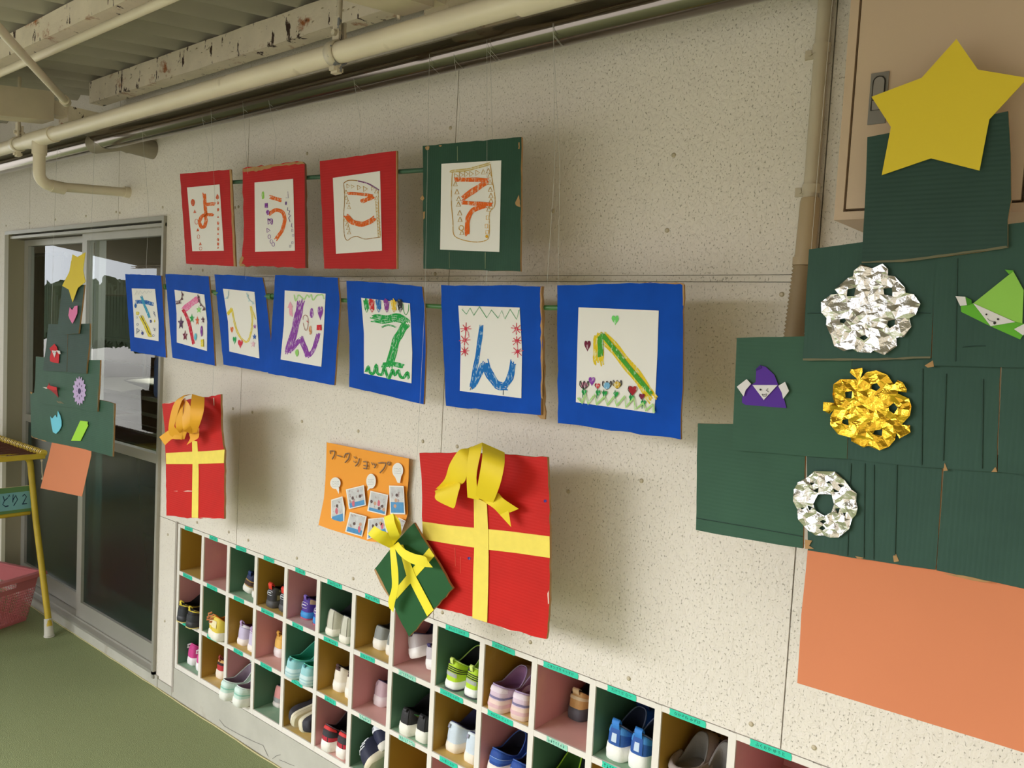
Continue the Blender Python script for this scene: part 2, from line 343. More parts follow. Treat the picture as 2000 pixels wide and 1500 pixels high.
# metal bead between plaster strip and shelf
mb = MB(); mb.bbox((SX0 - .013, -.004, .02), (SX0 - .001, .02, SZ1 + .004), .002); struct(obj('trim_2', mb, M('grey_bead', (178, 168, 158), 0.5, metal=0.2)))
# roof: corrugated slate sheets falling away from the wall
RM, RZ0 = 0.13, 0.855 + H
SLATE = M('grey_slate_sheet', (174, 168, 154), 0.85, spec=0.15, var=0.1, vscale=5)
ceil = croot('ceiling')
def sheet(x0, per, y0, y1):
    mb = MB(); n = per * 12; A = .019; rows = [[], []]
    for i in range(n + 1):
        x = x0 + i * 0.13 / 12; zz = A * math.cos(2 * PI * i / 12)
        for r, y in ((0, y0), (1, y1)): rows[r].append((x, y, RZ0 + .022 + RM * y + zz))
    t = .007
    top = [[(x, y, z + t) for x, y, z in r] for r in rows]
    mb.loft([rows[1], rows[0]], closed=False); mb.loft([top[0], top[1]], closed=False)
    mb.loft([rows[0], top[0]], closed=False, smooth=False); mb.loft([top[1], rows[1]], closed=False, smooth=False)
    return obj('roof_sheet', mb, SLATE, ceil)
for k in range(12): sheet(-9 + k * .91, 7, .1, -2.8)
PEEL = mat_peel()
CREAM = M('cream_gloss_paint', (226, 213, 190), 0.38, spec=0.45, var=0.06, vscale=7, col2=(150, 130, 104), c2scale=14, c2cut=0.66, c2soft=0.25)
def purlin(name, label, y, zt, h, d, x0, x1, lip):
    mb = MB(); n = 60
    sec = [(0, zt), (0, zt - h), (d, zt - h), (d, zt - h + .006), (.006, zt - h + .006), (.006, zt - .006), (d, zt - .006), (d, zt)]
    if lip: sec = [(0, zt), (0, zt - h), (d, zt - h), (d, zt - h + .006), (.006, zt - h + .006), (.006, zt)]
    rings = []
    for i in range(n + 1):
        x = x0 + (x1 - x0) * i / n
        rings.append([(x, y + a + random.uniform(-.0006, .0006), b + random.uniform(-.0012, .0012)) for a, b in sec])
    mb.loft(rings, smooth=False); mb.add(rings[0], [tuple(range(len(sec)))]); mb.add(rings[-1], [tuple(range(len(sec)))[::-1]])
    # curling flakes of old paint along the lower edge
    for i in range(90):
        x = random.uniform(x0, min(x1, 0)); z = zt - random.uniform(.1, 1.02) * h; s = random.uniform(.004, .013)
        mb.add([(x, y - .0008, z), (x + s, y - .0008, z + random.uniform(-.3, .3) * s), (x + s * .6, y - .0008 - s * .5, z - s * random.uniform(.5, 1))], [(0, 1, 2), (2, 1, 0)])
    o = obj(name, mb, PEEL, org=((x0 + x1) / 2, y, zt - h)); return tag(o, label, 'beam')
purlin('steel_purlin', 'cream steel beam with flaking rusty paint running just above the fat white pipe', -.12, RZ0 - .0135, .078, .05, -3.2, 1.45, False)
ob = purlin('steel_purlin', 'outer cream steel beam with peeling paint carrying the roof sheets at upper left', -.56, RZ0 - .073, .06, .06, -8.9, 1.45, False)
purlin('steel_purlin', 'cream steel eaves beam at the outer edge of the roof', -2.72, RZ0 - .365, .025, .06, -8.9, 1.45, False)
mb = MB(); mb.tube([(-8.5, -.555, RZ0 - .17), (1.4, -.555, RZ0 - .17)], .011, 10)
tag(obj('thin_conduit', mb, CREAM, org=(-3, -.555, RZ0 - .17)), 'thin cream conduit tube running along under the outer peeling beam', 'conduit')
def rafter(x, yend, zt, h, wd, label):
    mb = MB(); y1 = -2.7
    a = [(x - wd, yend, zt), (x, yend, zt), (x, yend, zt - h), (x - wd, yend, zt - h)]
    b = [(p[0], y1, p[2] + RM * (y1 - yend)) for p in a]
    mb.loft([a, b], smooth=False); mb.add(a, [(0, 1, 2, 3)]); mb.add(b, [(3, 2, 1, 0)])
    r = thing('rafter', label, 'beam', (x, yend, zt - h)); obj('beam_body', mb, M('cream_flat_paint', (206, 192, 166), 0.6, var=0.1, vscale=9, col2=(120, 96, 66), c2scale=16, c2cut=0.7, c2soft=0.04, bump=0.25, bscale=25), r)
    mb = MB(); mb.box((x - wd * .8, yend, zt - h * .75), (x - wd * .2, yend + .06, zt - h * .25)); mb.box((x - wd * .9, yend + .05, zt - h * .9), (x - wd * .1, yend + .3, zt - h * .35)); obj('end_bracket', mb, PEEL, r)
rafter(-3.045, -.3, H + .737, .098, .1, 'cream painted rafter ending beside the fat white pipe at the far left')
rafter(-1.2, -.3, H + .735, .1, .09, 'brown stained rafter end above the fat white pipe at the top edge')
mb = MB(); a, b = Vector(P(128, 198, -.345)), Vector(P(0, 58, -.78)); mb.tube([a, a + (b - a) * 1.5], .011, 10); mb.tube([a - (b - a).normalized() * .012, a + (b - a).normalized() * .03], .016, 10)
tag(obj('brace_rod', mb, CREAM, org=tuple(a)), 'thin diagonal brace rod from the left rafter up to the roof', 'rod')
# unseen walls added to block light, and the hedge outside (seen only in the glass)
mb = MB(); mb.box((1.5, -3.0, 0), (1.6, .12, 2.36)); struct(obj('light_block_wall_right', mb, WALLM))  # unseen side wall, added to hold back light from the right
mb = MB(); mb.box((-.9, -4.6, -.05), (4.2, -4.4, 2.9)); struct(obj('light_block_wall_opposite', mb, M('beige_render', (188, 176, 150), 0.8, var=0.05, vscale=2)))  # unseen wall added so that shadows fall towards the right
mb = MB(); mb.box((-9, -3.1, -.05), (-4.9, -3.0, 2.3)); struct(obj('shade_wall_left', mb, M('beige_render_left', (150, 140, 118), 0.8, var=0.05, vscale=2)))  # unseen partition added to shade the left part of the wall
hg = MB()
for i in range(150):
    x = -24 + i * .16; hgt = 1.95 + .3 * math.sin(i * .7) * math.sin(i * .23) + random.uniform(0, .15)
    for j in range(3): 
        r = [(x + math.cos(k * PI / 3) * (.16 - j * .02), -7.5 + math.sin(k * PI / 3) * .25, hgt * (j + random.uniform(.7, 1)) / 3) for k in range(6)]
        if j: hg.loft([pr, r], smooth=False)
        pr = r
    hg.add(pr, [tuple(range(6))])
tag(obj('hedge', hg, M('dark_hedge_leaf', (62, 78, 52), 0.9, var=0.4, vscale=12, bump=1, bscale=20), org=(-12, -7.5, 0)), 'dark clipped hedge across the yard, seen only as a reflection', 'hedge')
# ------------------------------------------------------------------ pipes along the wall
py, pr_ = -.33, .0225
def zp(x): return H + .577 + (x + 3) * .003
pipe = thing('drain_pipe', 'fat cream plastic drain pipe hung below the roof along the wall', 'pipe', (-2, py, zp(-2)))
mb = MB(); mb.tube([(-8.5, py, zp(-8.5)), (-3.17, py, zp(-3.17))], pr_, 24); mb.tube([(-2.97, py, zp(-2.97)), (-.93, py, zp(-.93))], pr_, 24); mb.tube([(-.85, py, zp(-.85)), (1.4, py, zp(1.4))], pr_, 24); obj('pipe_run', mb, CREAM, pipe)
mb = MB(); mb.tube([(-3.18, py, zp(-3.18)), (-2.96, py, zp(-2.96))], pr_ + .004, 24)
mb.tube([(-3.085, py, zp(-3)), (-3.085, py, H + .522)], .0235, 20); obj('tee_joint', mb, CREAM, pipe)
mb = MB(); mb.tube([(-.95, py, zp(-.95)), (-.83, py, zp(-.83))], pr_ + .004, 24); obj('socket_joint', mb, CREAM, pipe)
wq = P(252, 376, 0)
mb = MB(); arc = [(-3.085, py, H + .53), (-3.085, py, H + .47)]
for i in range(7):
    a = i / 6 * PI / 2; arc.append((-3.085 - .003 * i, py + .045 * (1 - math.cos(a)), H + .465 - .045 * math.sin(a) * .9))
mb.tube(arc, .0195, 18); mb.tube([arc[-1], (-3.108, py + .09, H + .4225)], .0215, 18); obj('elbow', mb, CREAM, pipe)
mb = MB(); mb.tube([(-3.106, py + .05, H + .424), (wq[0], .0, wq[2])], .0165, 16); mb.tube([(wq[0], -.02, wq[2]), (wq[0], .0, wq[2])], .021, 16); obj('branch_pipe', mb, CREAM, pipe)
STEEL = M('galvanised_clamp', (150, 146, 138), 0.45, metal=0.6, var=0.15, vscale=40)
def clamp(x, mat, rod=True):
    z = zp(x); mb = MB()
    mb.loft([[(x + dx, py + math.cos(k * PI / 12) * r, z + math.sin(k * PI / 12) * r) for k in range(24)] for dx, r in ((-.013, pr_ + .001), (-.013, pr_ + .0045), (.013, pr_ + .0045), (.013, pr_ + .001))])
    mb.box((x - .011, py - .005, z - pr_ - .02), (x + .011, py + .008, z - pr_ - .003)); mb.box((x - .008, py - .012, z - pr_ - .016), (x + .008, py + .014, z - pr_ - .007))
    mb.box((x - .011, py - .004, z + pr_ - .002), (x + .011, py + .002, z + pr_ + .055)); mb.box((x - .011, py + .01, z + pr_ - .002), (x + .011, py + .016, z + pr_ + .045))
    mb.tube([(x, py - .012, z + pr_ + .02), (x, py + .022, z + pr_ + .02)], .007, 6)
    if rod: mb.tube([(x, py + .004, z + pr_ + .03), (x, py + .004, RZ0 - .04)], .006, 8)
    obj('pipe_clamp', mb, mat, pipe)
clamp(-1.466, M('cream_painted_clamp', (206, 194, 172), .5, metal=.1, var=.1, vscale=40, col2=(120, 120, 124), c2scale=30, c2cut=.6, c2soft=.02)); clamp(-3.285, CREAM); clamp(-5.1, CREAM)
mb = MB(); mb.tube([(-1.292, py + .02, zp(-1.29) + .045), (-1.292, py + .02, RZ0 - .04)], .004, 8); tag(obj('hanger_rod', mb, CREAM, org=(-1.292, py + .02, zp(-1.29))), 'thin cream hanger rod standing above the white pipe right of its clamp', 'rod')
CHROME = M('polished_steel_pipe', (122, 114, 108), 0.14, metal=1.0, var=0.05, vscale=20, stretch=(.3, 6, 6))
ch = thing('steel_pipe', 'shiny polished steel pipe running along the wall behind the white drain pipe', 'pipe', (-2, -.16, H + .61))
mb = MB(); mb.tube([(-8.5, -.16, H + .591), (1.4, -.16, H + .600)], .035, 28); obj('pipe_run', mb, CHROME, ch)
sq = P(300, 293, 0)
mb = MB(); mb.tube([(sq[0], -.1, sq[2] + .006), (sq[0], 0, sq[2])], .034, 20); mb.tube([(sq[0] - .1, -.165, H + .588), (sq[0] - .03, -.158, H + .588), (sq[0], -.12, sq[2] + .008), (sq[0], -.09, sq[2] + .004)], .035, 18)
obj('wall_branch', mb, M('grey_painted_steel', (150, 140, 124), 0.45, metal=0.2), ch)
# vertical conduit at the right
cd = thing('wall_conduit', 'cream vertical conduit with saddle clamps beside the beige electrical cabinet', 'conduit', (-.507, -.02, 1.55))
c0 = lambda v: P(1611 - (v - 0) * .0635, v, -.022)
CD = M('cream_conduit_paint', (198, 184, 160), 0.5, var=0.08, vscale=9)
q0, q1, q2 = P(1604, 90, -.022), P(1588, 380, -.022), P(1578, 500, -.022)
mb = MB(); mb.tube([(q0[0] + .004, -.018, H + .84), (q0[0], -.018, q0[2] + .06), (q0[0] - .001, -.018, q1[2] - .02)], .0125, 16); obj('tube', mb, CD, cd)
mb = MB(); mb.tube([(q0[0], -.018, q1[2] - .005), (q0[0], -.018, q1[2] - .012), (q0[0] - .002, -.018, H + .157)], [.0155, .017, .0175], 16); mb.tube([(q0[0] - .002, -.018, H + .157), (q0[0] - .002, -.018, H + .143)], .0205, 16); obj('coupling', mb, M('tan_coupling', (178, 156, 124), 0.5), cd)
mb = MB(); pts = [(q0[0] - .003 - i * .0002, -.02, H + .143 - i * .0035) for i in range(60)]; mb.tube(pts, [.019 if i % 2 else .016 for i in range(60)], 16); obj('flexible_hose', mb, M('tan_hose', (150, 128, 96), 0.6), cd)
for v in (92, 366):
    q = P(1600, v, -.03); mb = MB(); z = q[2]
    mb.loft([[(q0[0] + math.cos(k * PI / 8) * .0155, -.018 - math.sin(k * PI / 8) * .0155, z + dz) for k in range(9)] for dz in (-.008, .008)], closed=False)
    mb.box((q0[0] - .034, -.004, z - .009), (q0[0] - .0135, 0, z + .007)); mb.tube([(q0[0] - .025, -.007, z), (q0[0] - .025, -.003, z)], .004, 8); obj('saddle_clamp', mb, CD, cd)
# electrical cabinet
BX0, BX1, BY, BZ0 = -.429, -.168, -.17, H + .197
CAB = M('beige_cabinet_enamel', (206, 180, 154), 0.42, spec=0.4, var=0.03, vscale=5)
cb = thing('electrical_cabinet', 'beige metal electrical cabinet on the wall behind the yellow star', 'cabinet', (-.3, 0, BZ0))
dx0, dx1, dz0 = -.412, -.183, H + .213
mb = MB()
for a, b in (((BX0, BY, BZ0), (dx0 - .004, 0, 1.935)), ((dx1 + .004, BY, BZ0), (BX1, 0, 1.935)), ((dx0 - .004, BY, BZ0), (dx1 + .004, 0, dz0 - .004)), ((dx0 - .004, BY + .02, dz0 - .004), (dx1 + .004, 0, 1.93))): mb.box(a, b)
obj('body', mb, CAB, cb)
mb = MB(); mb.box((dx0, BY - .001, dz0), (dx1, BY + .018, 1.92)); dr = obj('door', mb, CAB, cb)
lq = [P(u, v, BY - .003) for u, v in ((1700, 142), (1737, 139), (1728, 242), (1694, 244))]
LM = M('grey_latch_plate', (140, 134, 130), 0.4, metal=0.5)
lx0, lx1, lz0, lz1 = lq[3][0], lq[1][0], lq[3][2], lq[1][2]
mb = MB(); mb.box((lx0, BY - .004, lz0), (lx1, BY - .001, lz1)); obj('latch_plate', mb, LM, dr)
mb = MB(); cx, w2 = (lx0 + lx1) / 2, (lx1 - lx0) * .33; zt = lz1 - w2 * 1.7
pts = [(cx - w2, lz0 + .02), (cx + w2, lz0 + .02)] + [(cx + w2 * math.cos(a * PI / 8), zt + w2 * math.sin(a * PI / 8)) for a in range(9)]
mb.prism(pts, BY - .0055, .002); ring = [(x, BY - .0056, z) for x, z in pts]; obj('latch_handle', mb, M('latch_handle_grey', (158, 150, 146), 0.35, metal=0.5), dr)
mb = MB(); mb.tube(ring, .0009, 5, closed=True); mb.tube([(cx - w2, -.0056 + BY, lz0 + .035), (cx + w2, BY - .0056, lz0 + .035)], .0009, 5); obj('latch_gap', mb, M('black_gap', (46, 40, 36), 0.8), dr)
# ------------------------------------------------------------------ sliding door
door = croot('door_1')
def zb(a, b, m=ALU, name='rail'): mb = MB(); mb.box(a, b); return obj(name, mb, m, door)
zb((DX0, -.012, DZ1 - .016), (DX1, .1, DZ1), name='head_frame'); zb((DX0, -.006, DZ1 - .036), (DX1, .02, DZ1 - .024), name='head_track')
zb((DX0, .02, DZ1 - .036), (DX1, .1, DZ1 - .016), M('dark_sash_gap', (80, 74, 64), 0.7), name='head_pocket')
zb((DX1 - .014, -.012, .03), (DX1, .1, DZ1 - .016), name='jamb'); zb((DX0, -.012, .03), (DX0 + .05, .1, DZ1 - .016), M('beige_jamb', (150, 142, 118), 0.6), name='jamb')
zb((DX0, -.012, .045), (DX1, .1, .056), name='sill_track'); zb((DX0, .012, .056), (DX1, .016, .064), name='sill_rib')
GLS = mat_glass('clear_door_glass', (.86, .9, .87)); GLF = mat_glass('figured_teal_glass', (.30, .50, .46), .3)
def leaf(x0, x1, y, midz, label):
    def b_(nm, a, b):
        mb = MB(); mb.bbox((a[0], y, a[1]), (b[0], y + .028, b[1]), .002); return obj(nm, mb, ALU, door)
    zt, zl = DZ1 - .03, .058
    b_('stile', (x0, zl), (x0 + .045, zt)); b_('stile', (x1 - .03 if x1 > -3 else x1 - .045, zl), (x1, zt))
    xr = x1 - (.03 if x1 > -3 else .045)
    b_('top_rail', (x0 + .045, zt - .034), (xr, zt)); b_('bottom_rail', (x0 + .045, zl), (xr, zl + .075)); b_('middle_rail', (x0 + .045, midz), (xr, midz + .036))
    for a, b in ((zl + .075, midz), (midz + .036, zt - .034)):
        mb = MB(); mb.box((x0 + .045, y + .012, a), (xr, y + .016, b)); obj('pane', mb, GLS if a > midz else GLF, door)
leaf(-3.575, DX1 - .014, .018, H - .562, 'r'); leaf(DX0 + .05, -3.5, .056, H - .556, 'l')
# ------------------------------------------------------------------ kitchen behind the glass
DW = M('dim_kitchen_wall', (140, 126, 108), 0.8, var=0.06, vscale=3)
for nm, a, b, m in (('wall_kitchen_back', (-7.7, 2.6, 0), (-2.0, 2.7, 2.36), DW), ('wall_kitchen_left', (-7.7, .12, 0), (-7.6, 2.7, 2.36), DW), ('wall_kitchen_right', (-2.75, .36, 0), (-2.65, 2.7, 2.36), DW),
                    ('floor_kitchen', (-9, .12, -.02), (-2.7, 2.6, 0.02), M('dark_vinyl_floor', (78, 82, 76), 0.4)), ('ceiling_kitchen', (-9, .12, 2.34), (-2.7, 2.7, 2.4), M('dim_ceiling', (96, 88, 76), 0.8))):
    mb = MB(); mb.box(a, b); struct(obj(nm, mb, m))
SS = M('brushed_stainless', (150, 146, 136), 0.3, metal=0.85, var=0.1, vscale=14)
tb = thing('steel_work_table', 'stainless kitchen work table with shelves standing just behind the glass door', 'table', (-4.1, .55, .02))
tx0, tx1, ty0, ty1 = -4.9, -3.3, .36, .95
mb = MB(); mb.bbox((tx0, ty0, H - .66), (tx1, ty1, H - .625), .006); obj('table_top', mb, SS, tb)
for z in (H - .475, H - .40): 
    mb = MB(); mb.bbox((tx0, ty0 + .03, z - .018), (tx1, ty1, z), .004); obj('upper_shelf', mb, SS, tb)
mb = MB(); mb.box((tx0, ty0 + .04, .3), (tx1, ty1 - .04, .325)); obj('lower_shelf', mb, SS, tb)
for x in (tx0 + .03, tx1 - .03):
    for y in (ty0 + .05, ty1 - .05): mb = MB(); mb.tube([(x, y, .02), (x, y, H - .66)], .016, 10); obj('leg', mb, SS, tb)
for x in (tx0 + .05, tx1 - .05): mb = MB(); mb.tube([(x, ty1 - .03, H - .63), (x, ty1 - .03, H - .2)], .012, 8); obj('upright', mb, SS, tb)
for z in (H - .54, H - .58): mb = MB(); mb.tube([(tx0, ty0 + .04, z), (tx1, ty0 + .04, z)], .004, 8); obj('rail', mb, SS, tb)
bw = thing('steel_mixing_bowl', 'shallow stainless mixing bowl on the upper shelf of the work table', 'bowl', (-3.95, .62, H - .4))
def lathe(prof, c, n=28): return [[(c[0] + r * math.cos(2 * PI * k / n), c[1] + r * math.sin(2 * PI * k / n), c[2] + z) for k in range(n)] for r, z in prof]
mb = MB(); mb.loft(lathe([(.02, .002), (.14, .004), (.24, .05), (.255, .052), (.25, .048), (.14, .008), (.02, .006)], (-3.95, .66, H - .4))); obj('bowl_body', mb, SS, bw)
mb = MB(); mb.loft(lathe([(.252, .05), (.258, .054), (.252, .057), (.248, .052)], (-3.95, .66, H - .4))); obj('rim', mb, SS, bw)
bk = thing('blue_water_jug', 'translucent blue water jug beside the bowl behind the door glass', 'jug', (-3.74, .52, H - .4))
BLU = M('blue_plastic', (84, 104, 160), 0.3, spec=0.5)
mb = MB(); mb.loft(lathe([(.01, .001), (.085, .001), (.09, .02), (.09, .17), (.075, .2), (.06, .21), (.01, .215)], (-3.70, .5, H - .4), 20)); obj('jug_body', mb, BLU, bk)
mb = MB(); mb.tube([(-3.61, .5, H - .36), (-3.58, .5, H - .33), (-3.58, .5, H - .26), (-3.615, .5, H - .23)], .009, 8); obj('handle', mb, BLU, bk)
cp = thing('kitchen_cupboard', 'dull brown kitchen cupboard against the back wall behind the glass', 'cupboard', (-5.1, 1.5, .02))
mb = MB(); mb.box((-6.1, 1.2, .02), (-4.2, 1.75, H + .11)); obj('carcass', mb, M('brown_cupboard', (146, 122, 104), 0.6, var=0.05, vscale=3), cp)
mb = MB(); mb.box((-6.12, 1.18, H - .22), (-4.18, 1.2, H - .2)); mb.box((-6.12, 1.18, H - .37), (-4.18, 1.2, H - .36)); obj('edge_strip', mb, M('pale_edge', (196, 186, 170), 0.5), cp)
for x0 in (-6.08, -5.14): mb = MB(); mb.box((x0, 1.185, H - .19), (x0 + .92, 1.199, H + .1)); obj('door', mb, M('brown_cupboard_door', (152, 128, 110), 0.55), cp)
sh = thing('wire_rack', 'dark storage rack with pale shelf edges at the far left behind the glass', 'rack', (-6.4, 1.0, .02))
for z in (.5, .8, H - .28, H - .42): mb = MB(); mb.box((-7.1, .8, z), (-5.9, 1.15, z + .02)); obj('shelf', mb, SS, sh)
for x in (-7.08, -5.92):
    for y in (.82, 1.13): mb = MB(); mb.tube([(x, y, .02), (x, y, H + .2)], .012, 8); obj('upright', mb, SS, sh)
cu = thing('door_curtain', 'brown curtain hanging at the left edge behind the glass door', 'curtain', (-4.6, .2, .1))
mb = MB(); mb.loft([[(-5.0 + i * .02, .2 + .025 * math.sin(i * 1.1), z) for i in range(38)] for z in (.1, 1.0, H + .25)], closed=False); obj('cloth', mb, M('brown_curtain_cloth', (104, 86, 68), 0.9), cu)
mb = MB(); mb.tube([(-5.05, .2, H + .26), (-4.2, .2, H + .26)], .01, 8); obj('curtain_rod', mb, SS, cu)
mb = MB(); mb.tube([(-6.3, .6, H + .31), (-4.7, .6, H + .29)], .008, 8); mb.tube([(-4.9, .6, H + .29), (-4.9, .6, 2.34)], .006, 6); mb.tube([(-6.1, .6, H + .31), (-6.1, .6, 2.34)], .006, 6)
tag(obj('drying_rod', mb, SS, org=(-5.5, .6, H + .3)), 'steel drying rod with little shoes hung on it behind the glass', 'rod')
# ------------------------------------------------------------------ shoe shelf
WHT = M('cream_white_shelf_paint', (232, 225, 216), 0.5, spec=0.35, var=0.03, vscale=9, bump=.1, bscale=60)
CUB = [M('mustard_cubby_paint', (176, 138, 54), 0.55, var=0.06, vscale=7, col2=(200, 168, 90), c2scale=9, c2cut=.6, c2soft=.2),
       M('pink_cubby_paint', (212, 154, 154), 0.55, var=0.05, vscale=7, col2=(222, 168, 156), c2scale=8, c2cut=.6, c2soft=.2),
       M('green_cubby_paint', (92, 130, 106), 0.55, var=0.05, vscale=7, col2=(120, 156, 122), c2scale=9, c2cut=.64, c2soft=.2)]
CUBF = [M('mustard_cubby_floor', (216, 182, 104), 0.5, var=0.06, vscale=9, col2=(226, 206, 158), c2scale=9, c2cut=.55, c2soft=.2), M('pink_cubby_floor', (224, 178, 168), 0.5, var=0.05, vscale=9, col2=(232, 202, 186), c2scale=9, c2cut=.55, c2soft=.2), M('green_cubby_floor', (146, 178, 148), 0.5, var=0.05, vscale=9, col2=(178, 196, 168), c2scale=9, c2cut=.55, c2soft=.2)]  # paler floor copies: light falling on the floors, and wear, put into the colour
FLR = [H - .913, H - 1.087, H - 1.255]; TOPS = [H - .757, H - .927, H - 1.100]
SD = .27; BT = .0155
shelf = thing('shoe_shelf', 'white cubbyhole shoe shelf with mustard, pink and green boxes under the wall', 'shelf', (SX0 + 1.2, .14, SZ0))
mb = MB()
for k in range(SN + 1): mb = MB(); mb.bbox((SX0 + k * SPX, -.0012, SZ0), (SX0 + k * SPX + BT, SD, SZ1 - .001), .0012); obj('divider', mb, WHT, shelf)
for z0, z1 in ((H - .757, SZ1 - .0005), (H - .927, H - .913), (H - 1.1, H - 1.087), (SZ0, H - 1.255)):
    mb = MB()
    for c in range(SN): mb.box((SX0 + c * SPX + BT, -.0008, z0), (SX0 + (c + 1) * SPX, SD, z1))
    obj('shelf_board', mb, WHT, shelf)
mb = MB(); mb.box((SX0, SD, SZ0), (SX1, SD + .01, SZ1)); obj('back_panel', mb, WHT, shelf)
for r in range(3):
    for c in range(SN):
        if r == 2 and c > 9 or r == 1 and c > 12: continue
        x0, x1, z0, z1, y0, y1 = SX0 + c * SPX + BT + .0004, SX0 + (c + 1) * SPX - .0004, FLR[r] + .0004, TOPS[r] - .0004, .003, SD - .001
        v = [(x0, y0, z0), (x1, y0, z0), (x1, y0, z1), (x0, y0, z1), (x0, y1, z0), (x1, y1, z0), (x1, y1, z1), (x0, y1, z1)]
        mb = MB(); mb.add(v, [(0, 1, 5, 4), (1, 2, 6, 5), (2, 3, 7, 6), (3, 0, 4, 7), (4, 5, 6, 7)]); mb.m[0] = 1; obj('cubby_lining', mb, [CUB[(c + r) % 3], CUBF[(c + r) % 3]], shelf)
TAPE = M('turquoise_name_tape', (54, 206, 172), 0.35, spec=0.5, var=0.06, vscale=120)
TAPE2 = M('worn_turquoise_tape', (150, 214, 190), 0.5, var=0.1, vscale=150, col2=(214, 222, 206), c2scale=180, c2cut=.55, c2soft=.1)
INK = M('dark_green_ink', (22, 66, 58), 0.6)
names = {(0, 8): 'あんどう はるま', (0, 9): 'おがた みらい', (0, 10): 'こまつざき そうすけ', (0, 11): 'たけうち なつ', (0, 12): 'なかそね みずほ', (0, 13): 'ふくおか ゆうと', (1, 8): 'いのうえ らかな', (1, 9): 'かわむら りょう', (2, 8): 'いまい ちか'}
for r in range(3):
    for c in range(SN):
        if r == 2 and c > 8 or r == 1 and c > 12: continue
        z = (TOPS[r] + (SZ1 if r == 0 else FLR[r - 1])) / 2; xc = SX0 + c * SPX + BT + .063 + random.uniform(-.006, .006)
        nm = names.get((r, c)); hw = .0042 * len(nm) + .006 if nm else random.uniform(.024, .034)
        worn = (r, c) in ((1, 7), (1, 10), (2, 6), (2, 7))
        tl = random.uniform(-.0012, .0012); hh = .0066
        mb = MB(); mb.prism([(xc - hw, z - hh - tl), (xc + hw, z - hh + tl), (xc + hw + .001, z + tl), (xc + hw - .0006, z + hh + tl), (xc - hw, z + hh - tl), (xc - hw + .0012, z - tl)], -.0019, .0006)
        tp = obj('name_tape', mb, TAPE2 if worn else TAPE, shelf)
        if nm: text_part('name_writing', nm, .0080, (xc, -.0021, z), tp, INK, zdir=(0, 0, 1))
        else:
            mb = MB(); x = xc - hw + .006
            while x < xc + hw - .006:
                for q in range(2):
                    zz = z + random.uniform(-.003, .003); mb.add([(x, -.0021, zz), (x + random.uniform(.002, .004), -.0021, zz + random.uniform(-.002, .002)), (x + .003, -.0021, zz + .0013), (x, -.0021, zz + .0012)], [(0, 1, 2, 3)])
                zz = z - .004; mb.add([(x + .001, -.0021, zz), (x + .0018, -.0021, zz), (x + .002, -.0021, z + .004), (x + .0012, -.0021, z + .004)], [(0, 1, 2, 3)]); x += .0068
            obj('name_writing', mb, M('faint_ink', (40, 120, 104), 0.6) if worn else INK, tp)
